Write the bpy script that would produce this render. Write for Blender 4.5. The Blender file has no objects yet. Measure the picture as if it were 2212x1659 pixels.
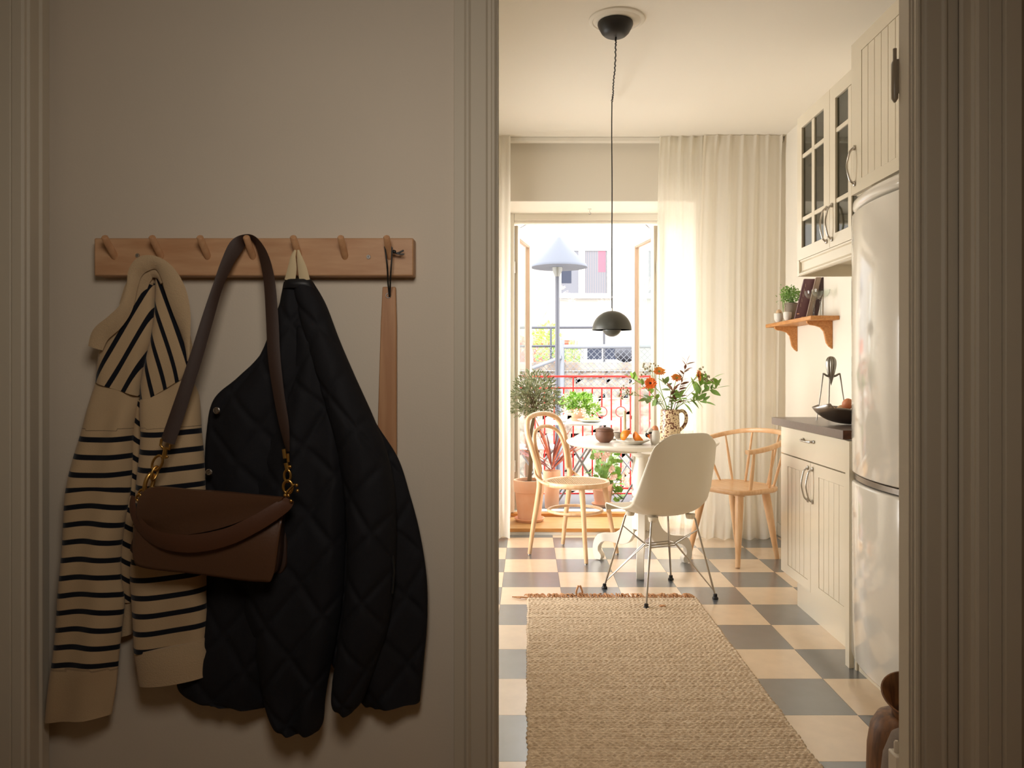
import bpy, bmesh, math, random
import numpy as np
from mathutils import Vector, Matrix, noise
PI = math.pi
SC = bpy.context.scene
COL = SC.collection
H = 1.15            # height of the lens above the kitchen floor
F = 1688.0          # focal length in pixels of the 2212 wide frame
CX, CY = 1140.0, 802.0

# ------------------------------------------------------------------ camera, sky, sun, lights, exposure
cam = bpy.data.cameras.new('camera'); camo = bpy.data.objects.new('camera', cam); COL.objects.link(camo)
camo.location = (0, 0, H); camo.rotation_euler = (PI/2, 0, 0)
cam.sensor_width = 36; cam.lens = 36*F/2212
cam.shift_x = (1106-CX)/2212; cam.shift_y = -(829.5-CY)/2212
cam.clip_start = 0.02; cam.clip_end = 200
cam.dof.use_dof = True; cam.dof.focus_distance = 3.9; cam.dof.aperture_fstop = 18
SC.camera = camo
vs = SC.view_settings
SC.display_settings.display_device = 'sRGB'
vs.view_transform = 'Standard'; vs.look = 'None'; vs.gamma = 1; vs.use_curve_mapping = False
vs.exposure = 0.4
world = bpy.data.worlds.new('sky'); SC.world = world; world.use_nodes = True
bg = world.node_tree.nodes['Background']
bg.inputs[0].default_value = (1.0, 0.98, 0.95, 1); bg.inputs[1].default_value = 8.0
def light(name, kind, loc, rot, energy, color=(1, 1, 1), **kw):
    l = bpy.data.lights.new(name, kind); l.energy = energy; l.color = color
    for k, v in kw.items(): setattr(l, k, v)
    o = bpy.data.objects.new(name, l); o.location = loc; o.rotation_euler = rot; COL.objects.link(o); return o
light('sun', 'SUN', (0, -5, 12), (math.radians(48), 0, math.radians(-25)), 1.8, (1, .97, .93), angle=.01)
# daylight through the open balcony door (portal for the sky)
po = light('door_portal', 'AREA', (.46, 5.97, 1.2), (-PI/2, 0, 0), 1, shape='RECTANGLE', size=1.2, size_y=2.3)
po.data.cycles.is_portal = True
# added fill lights without fixtures: kitchen left side, kitchen ceiling, hall wall
light('side_fill', 'AREA', (-1.22, 4.45, 1.05), (0, math.radians(-86), math.radians(6)), 32, (1, .975, .94), shape='RECTANGLE', size=1.3, size_y=1.3, spread=math.radians(125))
light('kitchen_fill', 'AREA', (-.1, 2.5, 2.72), (0, 0, 0), 4.5, (1, .92, .80), shape='DISK', size=.5)
light('hall_fill', 'AREA', (-.14, .40, 1.58), (math.radians(70), 0, 0), 2.2, (1, .92, .82), shape='DISK', size=.34, spread=math.radians(150))

# ------------------------------------------------------------------ helpers
MW = {}
def P(px, py, D): return ((px-CX)/F*D, D, H+(CY-py)/F*D)
def lin(c):
    return tuple((x/12.92 if x <= .04045 else ((x+.055)/1.055)**2.4) for x in (v/255 for v in c)) + (1,)
def tag(o, label=None, cat=None, group=None, kind=None):
    if label: o['label'] = label
    if cat: o['category'] = cat
    if group: o['group'] = group
    if kind: o['kind'] = kind
    return o
def thing(name, label, cat, loc=(0, 0, 0), rz=0, group=None):
    o = bpy.data.objects.new(name, None); COL.objects.link(o); o.empty_display_size = .05
    o.location = loc; o.rotation_euler = (0, 0, rz)
    MW[o.name] = Matrix.Translation(loc) @ Matrix.Rotation(rz, 4, 'Z')
    return tag(o, label, cat, group)
def copy_tree(o, parent=None):
    c = o.copy(); COL.objects.link(c)
    if parent: c.parent = parent
    MW[c.name] = MW[o.name].copy()
    for ch in list(o.children): copy_tree(ch, c)
    return c
def dup(o, loc, rz, label, group=None):
    c = copy_tree(o); c.location = loc; c.rotation_euler = (0, 0, rz); c['label'] = label
    if group: c['group'] = group
    return c
class G:
    def __init__(s): s.v = []; s.f = []; s.uv = None
    def add(s, V, Fs):
        n = len(s.v); s.v += [tuple(map(float, p)) for p in V]; s.f += [tuple(i+n for i in f) for f in Fs]; return s
    def box(s, x0, x1, y0, y1, z0, z1):
        V = [(x, y, z) for x in (x0, x1) for y in (y0, y1) for z in (z0, z1)]
        return s.add(V, [(0, 1, 3, 2), (4, 6, 7, 5), (0, 4, 5, 1), (2, 3, 7, 6), (0, 2, 6, 4), (1, 5, 7, 3)])
    def prism(s, poly, a, b, axis='z'):
        n = len(poly)
        def m(p, t):
            return {'z': (p[0], p[1], t), 'y': (p[0], t, p[1]), 'x': (t, p[0], p[1])}[axis]
        V = [m(p, a) for p in poly]+[m(p, b) for p in poly]
        return s.add(V, [tuple(range(n))[::-1], tuple(range(n, 2*n))]+[(i, (i+1) % n, n+(i+1) % n, n+i) for i in range(n)])
    def lathe(s, prof, c=(0, 0, 0), n=32, M=None, flute=None):
        V = []; Fs = []
        for r, z in prof:
            for k in range(n):
                a = 2*PI*k/n; rr = max(r, 1e-5)
                if flute: rr *= 1+flute[1]*math.cos(flute[0]*a)
                p = Vector((rr*math.cos(a), rr*math.sin(a), z))
                if M: p = M @ p
                V.append((p[0]+c[0], p[1]+c[1], p[2]+c[2]))
        for i in range(len(prof)-1):
            for k in range(n):
                a, b = i*n+k, i*n+(k+1) % n
                Fs.append((a, b, b+n, a+n))
        if prof[0][0] > 1e-4: Fs.append(tuple(range(n))[::-1])
        if prof[-1][0] > 1e-4: Fs.append(tuple(range((len(prof)-1)*n, len(prof)*n)))
        return s.add(V, Fs)
    def tube(s, path, r, n=8, closed=False, flat=None, up=None, caps=True):
        """flat=(a,b): cross-section half sizes; else round of radius r (scalar or list)"""
        pts = [Vector(p) for p in path]; m = len(pts); V = []; Fs = []
        T = []
        for i in range(m):
            a = pts[(i-1) % m] if (closed or i > 0) else pts[0]; b = pts[(i+1) % m] if (closed or i < m-1) else pts[-1]
            d = b-a; T.append(d.normalized() if d.length > 1e-9 else Vector((0, 0, 1)))
        u = Vector(up) if up else (Vector((0, 0, 1)) if abs(T[0].z) < .9 else Vector((1, 0, 0)))
        N = (u-T[0]*u.dot(T[0])).normalized()
        for i in range(m):
            if up: N = Vector(up)
            N = (N-T[i]*N.dot(T[i])); N = N.normalized() if N.length > 1e-6 else T[i].orthogonal().normalized()
            B = T[i].cross(N)
            rr = r[i] if isinstance(r, (list, tuple, np.ndarray)) else r
            for k in range(n):
                a = 2*PI*k/n
                if flat:
                    fa, fb = flat if not isinstance(flat[0], (list, tuple)) else flat[i]
                    ca, sa = math.cos(a), math.sin(a)
                    p = pts[i]+N*(fa*math.copysign(abs(ca)**.5, ca))+B*(fb*math.copysign(abs(sa)**.5, sa))
                else: p = pts[i]+N*(rr*math.cos(a))+B*(rr*math.sin(a))
                V.append(tuple(p))
        for i in range(m if closed else m-1):
            for k in range(n):
                a, b = i*n+k, i*n+(k+1) % n; c = ((i+1) % m)*n
                Fs.append((a, b, c+(k+1) % n, c+k))
        if not closed and caps: Fs += [tuple(range(n))[::-1], tuple(range((m-1)*n, m*n))]
        return s.add(V, Fs)
    def ball(s, c, r, n=12, sc=(1, 1, 1), rot=None):
        prof = [(math.sin(PI*i/(n//2)), -math.cos(PI*i/(n//2))) for i in range(n//2+1)]
        M = (rot.to_4x4() if rot else Matrix.Identity(4)) @ Matrix.Diagonal((r*sc[0], r*sc[1], r*sc[2], 1))
        return s.lathe(prof, c, n, M)
    def grid(s, Pf, nu, nv, wrap=False):
        V = [Pf(i/(nu if wrap else nu-1), j/(nv-1)) for j in range(nv) for i in range(nu)]
        Fs = [(j*nu+i, j*nu+(i+1) % nu, (j+1)*nu+(i+1) % nu, (j+1)*nu+i) for j in range(nv-1) for i in range(nu if wrap else nu-1)]
        return s.add(V, Fs)
    def build(s, name, mat, parent=None, world=True, smooth=35, bevel=0, seg=2, solid=0, label=None):
        me = bpy.data.meshes.new(name)
        V = s.v
        if parent is not None and world:
            Mi = MW[parent.name].inverted(); V = [tuple(Mi @ Vector(p)) for p in V]
        me.from_pydata(V, [], s.f); me.update()
        bm = bmesh.new(); bm.from_mesh(me); bmesh.ops.recalc_face_normals(bm, faces=bm.faces); bm.to_mesh(me); bm.free()
        if s.uv is not None:
            ul = me.uv_layers.new(name='UVMap')
            for l in me.loops: ul.data[l.index].uv = s.uv[l.vertex_index]
        if mat: me.materials.append(mat)
        if smooth:
            me.shade_smooth(); me.set_sharp_from_angle(angle=math.radians(smooth))
        o = bpy.data.objects.new(name, me); COL.objects.link(o)
        if parent is not None: o.parent = parent; MW[o.name] = MW[parent.name].copy()
        else: MW[o.name] = Matrix.Identity(4)
        if solid:
            m = o.modifiers.new('Solidify', 'SOLIDIFY'); m.thickness = solid; m.offset = 0
        if bevel:
            m = o.modifiers.new('Bevel', 'BEVEL'); m.width = bevel; m.segments = seg; m.limit_method = 'ANGLE'; m.angle_limit = math.radians(40)
        if label: o['label'] = label
        return o
def struct(o): o['kind'] = 'structure'; return o
def place(o, loc, rz=0, M=None):   # an object that is itself a piece: set own transform under its parent
    o.location = loc; o.rotation_euler = (0, 0, rz); return o
def cr(pts, n=6, closed=False):
    """Catmull-Rom through pts"""
    pts = [np.array(p, float) for p in pts]; m = len(pts); out = []
    R = range(m) if closed else range(m-1)
    for i in R:
        p0 = pts[(i-1) % m] if (closed or i > 0) else 2*pts[0]-pts[1]
        p1, p2 = pts[i], pts[(i+1) % m]
        p3 = pts[(i+2) % m] if (closed or i+2 < m) else 2*pts[-1]-pts[-2]
        for k in range(n):
            t = k/n
            out.append(.5*((2*p1)+(-p0+p2)*t+(2*p0-5*p1+4*p2-p3)*t*t+(-p0+3*p1-3*p2+p3)*t**3))
    if not closed: out.append(pts[-1])
    return [tuple(p) for p in out]
def yaw(fx, fy): return math.atan2(-fx, fy)

# ------------------------------------------------------------------ materials
def mat(name, col, rough=.5, metal=0, var=0, vscale=8, bump=0, bscale=60, coat=0, spec=.5, stretch=None, col2=None, vmin=.35, vmax=.65, detail=4, trans=0, sheen=0, emis=None, coords='Object'):
    m = bpy.data.materials.new(name); m.use_nodes = True; nt = m.node_tree; b = nt.nodes['Principled BSDF']
    c = lin(col); b.inputs['Base Color'].default_value = c
    b.inputs['Roughness'].default_value = rough; b.inputs['Metallic'].default_value = metal
    b.inputs['Specular IOR Level'].default_value = spec; b.inputs['Coat Weight'].default_value = coat
    b.inputs['Coat Roughness'].default_value = .22 if 'linoleum' in name else .08
    b.inputs['Transmission Weight'].default_value = trans; b.inputs['Sheen Weight'].default_value = sheen
    tc = nt.nodes.new('ShaderNodeTexCoord'); mp = nt.nodes.new('ShaderNodeMapping'); nt.links.new(tc.outputs[coords], mp.inputs[0])
    if stretch: mp.inputs['Scale'].default_value = stretch
    if var or col2:
        nz = nt.nodes.new('ShaderNodeTexNoise'); nz.inputs['Scale'].default_value = vscale; nz.inputs['Detail'].default_value = detail
        nt.links.new(mp.outputs[0], nz.inputs['Vector'])
        rp = nt.nodes.new('ShaderNodeValToRGB'); nt.links.new(nz.outputs['Fac'], rp.inputs[0])
        e = rp.color_ramp.elements; e[0].position = vmin; e[1].position = vmax
        e[0].color = c; e[1].color = lin(col2) if col2 else tuple(min(1, x*(1+var)) for x in c[:3])+(1,)
        if not col2: e[0].color = tuple(x*(1-var) for x in c[:3])+(1,)
        nt.links.new(rp.outputs[0], b.inputs['Base Color'])
    if bump:
        nb = nt.nodes.new('ShaderNodeTexNoise'); nb.inputs['Scale'].default_value = bscale; nb.inputs['Detail'].default_value = 5
        nt.links.new(mp.outputs[0], nb.inputs['Vector'])
        bp = nt.nodes.new('ShaderNodeBump'); bp.inputs['Strength'].default_value = bump; bp.inputs['Distance'].default_value = .004
        nt.links.new(nb.outputs['Fac'], bp.inputs['Height']); nt.links.new(bp.outputs[0], b.inputs['Normal'])
    return m
def glassmat(name, tint=(245, 250, 248), base=.06, rough=.02):
    m = bpy.data.materials.new(name); m.use_nodes = True; nt = m.node_tree; nt.nodes.clear()
    out = nt.nodes.new('ShaderNodeOutputMaterial'); mx = nt.nodes.new('ShaderNodeMixShader'); tr = nt.nodes.new('ShaderNodeBsdfTransparent')
    gl = nt.nodes.new('ShaderNodeBsdfGlossy'); gl.inputs['Roughness'].default_value = rough
    tr.inputs[0].default_value = lin(tint); fr = nt.nodes.new('ShaderNodeLayerWeight'); fr.inputs[0].default_value = .5
    pw = nt.nodes.new('ShaderNodeMath'); pw.operation = 'POWER'; pw.inputs[1].default_value = 3.5
    ad = nt.nodes.new('ShaderNodeMath'); ad.operation = 'MULTIPLY_ADD'; ad.inputs[1].default_value = .6; ad.inputs[2].default_value = base; ad.use_clamp = True
    nt.links.new(fr.outputs['Facing'], pw.inputs[0]); nt.links.new(pw.outputs[0], ad.inputs[0]); nt.links.new(ad.outputs[0], mx.inputs[0])
    nt.links.new(tr.outputs[0], mx.inputs[1]); nt.links.new(gl.outputs[0], mx.inputs[2]); nt.links.new(mx.outputs[0], out.inputs[0])
    return m
def clothmat(name, col, transl=.5, transp=.15):
    m = bpy.data.materials.new(name); m.use_nodes = True; nt = m.node_tree; nt.nodes.clear()
    N = nt.nodes.new; L = nt.links.new
    out = N('ShaderNodeOutputMaterial'); m1 = N('ShaderNodeMixShader'); m2 = N('ShaderNodeMixShader')
    d = N('ShaderNodeBsdfDiffuse'); t = N('ShaderNodeBsdfTranslucent'); tr = N('ShaderNodeBsdfTransparent')
    d.inputs[0].default_value = lin(col); t.inputs[0].default_value = lin(col)
    m1.inputs[0].default_value = transl; m2.inputs[0].default_value = transp
    tc = N('ShaderNodeTexCoord'); wv = N('ShaderNodeTexNoise'); wv.inputs['Scale'].default_value = 400
    L(tc.outputs['Object'], wv.inputs['Vector']); bp = N('ShaderNodeBump'); bp.inputs['Strength'].default_value = .15; bp.inputs['Distance'].default_value = .001
    L(wv.outputs['Fac'], bp.inputs['Height']); L(bp.outputs[0], d.inputs['Normal'])
    L(d.outputs[0], m1.inputs[1]); L(t.outputs[0], m1.inputs[2]); L(m1.outputs[0], m2.inputs[1]); L(tr.outputs[0], m2.inputs[2]); L(m2.outputs[0], out.inputs[0])
    return m
def stripemat(name, col, dark, rough=.9):
    """stripes across UV v: 1 period = 1 unit of v, stripe share .26, plain where uv.x > 5"""
    m = bpy.data.materials.new(name); m.use_nodes = True; nt = m.node_tree; b = nt.nodes['Principled BSDF']
    N = nt.nodes.new; L = nt.links.new
    uv = N('ShaderNodeUVMap'); uv.uv_map = 'UVMap'; sp = N('ShaderNodeSeparateXYZ'); L(uv.outputs[0], sp.inputs[0])
    fr = N('ShaderNodeMath'); fr.operation = 'FRACT'; L(sp.outputs['Y'], fr.inputs[0])
    lt = N('ShaderNodeMath'); lt.operation = 'LESS_THAN'; lt.inputs[1].default_value = .30; L(fr.outputs[0], lt.inputs[0])
    pos = N('ShaderNodeMath'); pos.operation = 'GREATER_THAN'; pos.inputs[1].default_value = 0; L(sp.outputs['Y'], pos.inputs[0])
    mu = N('ShaderNodeMath'); mu.operation = 'MULTIPLY'; L(lt.outputs[0], mu.inputs[0]); L(pos.outputs[0], mu.inputs[1])
    mx = N('ShaderNodeMix'); mx.data_type = 'RGBA'; L(mu.outputs[0], mx.inputs['Factor'])
    mx.inputs['A'].default_value = lin(col); mx.inputs['B'].default_value = lin(dark); L(mx.outputs['Result'], b.inputs['Base Color'])
    b.inputs['Roughness'].default_value = rough; b.inputs['Specular IOR Level'].default_value = .2; b.inputs['Sheen Weight'].default_value = .15
    tc = N('ShaderNodeTexCoord'); nz = N('ShaderNodeTexNoise'); nz.inputs['Scale'].default_value = 500; L(tc.outputs['Object'], nz.inputs['Vector'])
    bp = N('ShaderNodeBump'); bp.inputs['Strength'].default_value = .35; bp.inputs['Distance'].default_value = .001
    L(nz.outputs['Fac'], bp.inputs['Height']); L(bp.outputs[0], b.inputs['Normal'])
    return m

M_hall = mat('hall_paint', (210, 196, 177), .7, var=.03, vscale=2, bump=.05, bscale=250)
M_trimhall = mat('hall_trim_paint', (198, 186, 166), .6)
M_wall = mat('kitchen_paint', (234, 226, 211), .75, bump=.05, bscale=200)
M_ceil = mat('ceiling_paint', (238, 231, 218), .85, bump=.1, bscale=160)
M_white = mat('white_paint', (240, 234, 222), .35)
M_cab = mat('cabinet_lacquer', (224, 212, 188), .3, coat=.25)
M_cabin = mat('cabinet_inside', (190, 180, 160), .5)
M_groove = M_cab
M_blue = mat('grey_blue_linoleum', (90, 95, 100), .30, var=.06, vscale=14, bump=.012, bscale=40, spec=.9, coat=1.0)
M_beige = mat('cream_linoleum', (226, 200, 168), .30, var=.04, vscale=14, bump=.012, bscale=40, spec=.9, coat=1.0)
M_joint = mat('floor_joint', (120, 110, 95), .6)
M_sill = mat('oiled_pine', (216, 176, 122), .35, col2=(196, 148, 92), vscale=9, stretch=(1, 10, 10))
M_edge = mat('pine_edge', (208, 150, 86), .45, col2=(186, 124, 64), vscale=9, stretch=(1, 10, 10))
M_beech = mat('beech', (238, 200, 158), .38, col2=(228, 180, 134), vscale=12, stretch=(4, 4, .8))
M_oak = mat('shelf_oak', (206, 146, 84), .45, col2=(184, 120, 62), vscale=14, stretch=(8, 1, 8))
M_birch = mat('peg_rail_birch', (204, 160, 120), .5, col2=(186, 138, 98), vscale=7, stretch=(1.5, 8, 9), vmin=.3, vmax=.7)
M_peg = mat('peg_birch', (206, 158, 116), .5, col2=(190, 140, 100), vscale=20, stretch=(4, 4, 1))
M_shell = mat('white_plastic', (232, 222, 202), .4)
M_tabw = mat('white_table_paint', (238, 230, 216), .28)
M_chrome = mat('polished_steel', (200, 195, 188), .22, metal=1)
M_wire = mat('steel_wire', (176, 168, 156), .35, metal=1)
M_blk = mat('black_rubber', (22, 21, 20), .5)
M_lampg = mat('grey_enamel', (74, 74, 68), .38)
M_lampblk = mat('black_canopy', (26, 24, 22), .45)
M_cord = mat('black_cord', (24, 22, 20), .7)
M_fridge = mat('fridge_enamel', (222, 215, 202), .12, coat=.6)
M_worktop = mat('grey_worktop', (112, 98, 90), .3, var=.05, vscale=60, bump=.02)
M_wtend = mat('worktop_core', (110, 66, 38), .6, col2=(80, 46, 26), vscale=40)
M_terra = mat('terracotta', (236, 178, 144), .85, col2=(242, 196, 166), vscale=6, bump=.08, bscale=30)
M_soil = mat('soil', (70, 52, 38), .95, bump=.6, bscale=90)
M_bark = mat('bark', (128, 108, 84), .9, bump=.5, bscale=50)
M_olive = mat('olive_leaf', (140, 152, 114), .55, col2=(190, 196, 164), vscale=9)
M_green = mat('leaf_green', (122, 164, 78), .5, col2=(150, 188, 100), vscale=12)
M_lime = mat('lime_leaf', (126, 170, 66), .5, col2=(160, 196, 90), vscale=12)
M_dgreen = mat('dark_leaf', (112, 142, 78), .5, col2=(140, 164, 96), vscale=12)
M_redleaf = mat('purple_leaf', (124, 80, 60), .55)
M_cordy = mat('copper_leaf', (232, 142, 116), .5, col2=(214, 118, 96), vscale=6)
M_orange = mat('orange_petal', (250, 158, 50), .6, sheen=.3)
M_dorange = mat('deep_orange_petal', (246, 122, 40), .6)
M_peach = mat('peach_petal', (238, 170, 96), .6)
M_seed = mat('flower_eye', (66, 34, 22), .8)
M_pink = mat('pink_petal', (246, 212, 202), .6)
M_whitep = mat('white_petal', (244, 244, 236), .6)
M_red = mat('red_railing_paint', (196, 40, 38), .45)
M_galv = mat('galvanised_steel', (150, 152, 158), .5, metal=.3)
M_sgalv = mat('street_galvanised', (80, 84, 92), .6)
M_dkpost = mat('dark_grey_post', (36, 38, 48), .5)
M_silver = mat('silver_shade', (58, 63, 74), .7, metal=0)
M_stone = mat('granite_wall', (96, 86, 78), .95, col2=(140, 130, 120), vscale=3.2, bump=1.0, bscale=14, detail=8)
M_facade = mat('pale_render', (117, 116, 114), .95, spec=.1)
M_leafp = mat('door_leaf_paint', (176, 164, 146), .5)
M_gasket = mat('brown_gasket', (160, 130, 110), .7)
M_brick = mat('red_brick', (140, 66, 54), .9, col2=(160, 84, 70), vscale=9)
M_winblue = mat('dark_window', (36, 40, 52), .4, spec=.1)
M_curtg = mat('window_curtain', (84, 82, 86), .9)
M_deck = mat('balcony_deck', (84, 84, 88), .6)
M_asph = mat('ground', (190, 182, 172), .9, bump=.3, bscale=6)
M_glass = glassmat('window_glass')
M_cglass = glassmat('clear_glass', (250, 252, 250), .03)
M_paneglass = glassmat('cabinet_glass', (192, 196, 184), .05, .03)
M_curtain = clothmat('sheer_curtain', (249, 244, 234), .55, .06)
M_sheer = clothmat('thin_sheer', (248, 244, 234), .6, .28)
M_rug = mat('jute', (208, 182, 152), .95, col2=(238, 216, 188), vscale=70, bump=.7, bscale=300, detail=6)
M_fringe = mat('jute_fringe', (176, 124, 84), .95, col2=(206, 158, 116), vscale=30)
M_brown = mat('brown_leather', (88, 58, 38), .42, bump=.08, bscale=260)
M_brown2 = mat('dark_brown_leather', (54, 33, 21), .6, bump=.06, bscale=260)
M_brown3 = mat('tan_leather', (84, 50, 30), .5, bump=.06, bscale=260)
M_gold = mat('brushed_gold', (206, 164, 92), .28, metal=1)
M_brass = M_gold
M_quilt = mat('black_quilted_nylon', (26, 25, 28), .8, bump=.25, bscale=60, spec=.25)
M_cream = mat('cream_loop', (214, 192, 152), .85)
M_stripe = stripemat('striped_knit', (188, 160, 124), (16, 18, 26))
M_knit = mat('cream_knit', (188, 160, 124), .9, bump=.3, bscale=450, sheen=.15)
M_horn = mat('shoehorn_beech', (190, 142, 100), .5, col2=(172, 122, 82), vscale=9, stretch=(10, 4, .7))
M_purple = mat('plum_book', (112, 78, 84), .5)
M_taupe = mat('taupe_book', (178, 156, 136), .5)
M_dkbook = mat('dark_book', (58, 34, 32), .5)
M_page = mat('pages', (226, 214, 190), .8)
M_gpot = mat('grey_pot', (138, 124, 108), .7)
M_cup = mat('white_stoneware', (224, 218, 206), .5)
M_egg = mat('brown_egg', (214, 138, 96), .5)
M_egg2 = mat('pale_egg', (220, 184, 144), .5, col2=(206, 166, 124), vscale=30)
M_metal = mat('brushed_aluminium', (150, 142, 134), .32, metal=1, bump=.1, bscale=60)
M_alum = mat('cast_aluminium', (150, 146, 138), .3, metal=1)
M_cocoa = mat('brown_stoneware', (118, 82, 64), .6)
M_orfruit = mat('orange_peel', (232, 132, 24), .45, bump=.2, bscale=400)
M_orflesh = mat('blood_orange_flesh', (226, 120, 84), .35, col2=(214, 84, 62), vscale=120)
M_jug = mat('splatter_jug', (232, 208, 168), .3, col2=(110, 56, 36), vscale=95, vmin=.51, vmax=.55, detail=6)
M_wood2 = mat('streaked_wood', (138, 92, 52), .5, col2=(84, 52, 30), vscale=14, stretch=(4, 4, .6))
M_grey = mat('grey_felt', (128, 114, 104), .9, bump=.3, bscale=300)
M_plast = mat('white_plastic_clip', (204, 192, 174), .4)
M_candle = mat('candle_wax', (214, 198, 162), .5)
M_pastry = mat('pastry', (222, 170, 104), .8, col2=(240, 206, 150), vscale=30, bump=.4)
M_hinge = mat('painted_hinge', (150, 136, 116), .35)
M_darkgap = mat('shadow_gap', (60, 48, 38), .8)
# ------------------------------------------------------------------ the setting: hall and kitchen shell
WL, WR, WFAR, CEIL = -1.30, 1.765, 5.50, 2.765
OX0, OX1 = -.054, .694            # doorway between hall and kitchen
g = G(); g.box(-1.35, OX0-.012, 1.42, 1.458, 0, CEIL); g.box(OX1+.012, 1.87, 1.42, 1.458, 0, CEIL); g.box(OX0-.012, OX1+.012, 1.42, 1.458, 2.08, CEIL)
struct(g.build('wall_partition', M_hall))
# moulded casing profile: (offset from opening edge, thickness)
CAS = [(.003, 0), (.003, .016), (.006, .020), (.010, .020), (.012, .016), (.018, .016), (.021, .020), (.048, .018), (.052, .022), (.056, .022), (.060, .018), (.0785, .018), (.079, 0)]
def casing_x(name, x0, sgn, ybase, z0, z1):
    g = G(); g.prism([(x0+sgn*a, ybase-t) for a, t in CAS], z0, z1); return g.build(name, M_trimhall, bevel=.0008)
struct(casing_x('trim_1', OX0, -1, 1.42, 0, 2.16)); struct(casing_x('trim_2', OX1, 1, 1.42, 0, 2.16))
g = G(); g.prism([(1.42-t, 2.08+a) for a, t in CAS], OX0-.079, OX1+.079, 'x'); struct(g.build('trim_3', M_trimhall))
# jamb lining with a stop bead
j = G(); j.box(OX0-.012, OX0, 1.412, 1.462, 0, 2.08); j.box(OX1, OX1+.012, 1.412, 1.462, 0, 2.08); j.box(OX0-.012, OX1+.012, 1.412, 1.462, 2.0801, 2.092)
jo = struct(j.build('door_1', M_trimhall, bevel=.001))
j = G(); j.box(OX1-.0025, OX1, 1.418, 1.43, 0, 2.08); j.box(OX0, OX0+.001, 1.418, 1.43, 0, 2.08); j.build('stop_bead', M_trimhall, jo)
# lift-off hinge leaf on the kitchen side of the right jamb
g = G(); zc = 1.15+(802-170)/F*1.47
g.tube([(OX1-.004, 1.469, zc-.045), (OX1-.004, 1.469, zc-.038), (OX1-.004, 1.469, zc+.028), (OX1-.004, 1.469, zc+.032)], [.002, .0062, .0066, .005], 12)
g.tube([(OX1-.004, 1.469, zc+.030), (OX1-.004, 1.469, zc+.056)], .0035, 10)
g.box(OX1-.004, OX1+.012, 1.462, 1.466, zc-.03, zc+.034)
g.build('hinge', M_hinge, jo)
# hall side walls with door casings on each side, near the corners
def casing_y(name, x, sgn, y1, z0, z1):     # on a wall whose face is x, room side is sgn; opening edge at y = y1-.079
    g = G(); g.prism([(x+sgn*t, y1-.079+a) for a, t in CAS], z0, z1); return g.build(name, M_trimhall, bevel=.0008)
XL, XR = -.876, .7925
g = G(); g.box(XL-.12, XL, 1.34, 1.42, 0, CEIL); g.box(XL-.12, XL, -1.6, .45, 0, CEIL); g.box(XL-.12, XL, .45, 1.34, 2.08, CEIL); struct(g.build('wall_left', M_hall))
g = G(); g.box(XR, XR+.12, 1.355, 1.42, 0, CEIL); g.box(XR, XR+.12, -1.6, .45, 0, CEIL); g.box(XR, XR+.12, .45, 1.355, 2.08, CEIL); struct(g.build('wall_right', M_hall))
struct(casing_y('trim_4', XL, 1, 1.402, 0, 2.16)); struct(casing_y('trim_5', XR, -1, 1.42, 0, 2.16))
struct(casing_y('trim_6', XL, 1, .45, 0, 2.16)); struct(casing_y('trim_7', XR, -1, .45, 0, 2.16))
for nm, X, s, y in (('door_2', XL, -1, 1.323), ('door_3', XR, 1, 1.341)):
    g = G()
    a = sorted((X-.001*s*0, X+s*.022)); g.box(a[0], a[1], y, y+.03, 0, 2.08)
    a = sorted((X+s*.022, X+s*.05)); g.box(a[0], a[1], y-.010, y+.03, 0, 2.08)
    a = sorted((X+s*.05, X+s*.13)); g.box(a[0], a[1], y+.002, y+.03, 0, 2.08)
    d = struct(g.build(nm, M_trimhall, bevel=.0015))
    g = G(); a = sorted((X+s*.085, X+s*.125)); g.box(a[0], a[1], .45, y, 0, 2.08); g.build('door_leaf', M_trimhall, d, bevel=.002)
    for z0, z1 in ((.25, .95), (1.12, 1.95)):
        g = G(); a = sorted((X+s*.078, X+s*.086)); g.box(a[0], a[1], .58, y-.13, z0, z1); g.build('panel', M_trimhall, d, bevel=.004)
g = G(); g.box(XL-.14, XR+.14, -1.7, -1.6, 0, CEIL); struct(g.build('wall_back', M_hall))
g = G(); g.box(-1.1, 1.0, -1.7, 1.42, -.05, 0); struct(g.build('floor_2', M_sill))
g = G(); g.box(-1.1, 1.0, -1.7, 1.42, 2.50, 2.6); struct(g.build('ceiling_2', M_ceil))
g = G(); g.box(-1.45, 1.9, -1.75, 6.15, CEIL, CEIL+.25); ceiling = struct(g.build('ceiling', M_ceil))
# kitchen walls
g = G(); g.box(WL-.1, WL, 1.42, 6.1, 0, CEIL); struct(g.build('wall_side', M_wall))
g = G(); g.box(WR, WR+.1, 1.42, 6.1, 0, CEIL); struct(g.build('wall_cabinet_side', M_wall))
RX0, RX1, SX0, SX1, RT = -.27, 1.19, -.135, 1.04, 2.352   # splayed reveal of the balcony door
g = G(); g.prism([(WL, WFAR), (RX0, WFAR), (SX0, 5.93), (SX0, 6.1), (WL, 6.1)], -.0, RT)
g.prism([(WR, WFAR), (WR, 6.1), (SX1, 6.1), (SX1, 5.93), (RX1, WFAR)], -.0, RT)
g.box(WL, WR, WFAR, 6.1, RT, CEIL); struct(g.build('wall_far', M_wall))
g = G()  # window frame added on the unseen left wall to go with the side fill
for q in ((-1.3, -1.27, 3.35, 3.42, .6, 2.5), (-1.3, -1.27, 4.78, 4.85, .6, 2.5), (-1.3, -1.27, 4.07, 4.13, .6, 2.5), (-1.3, -1.27, 3.35, 4.85, .6, .67), (-1.3, -1.27, 3.35, 4.85, 2.43, 2.5)): g.box(*q)
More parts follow.
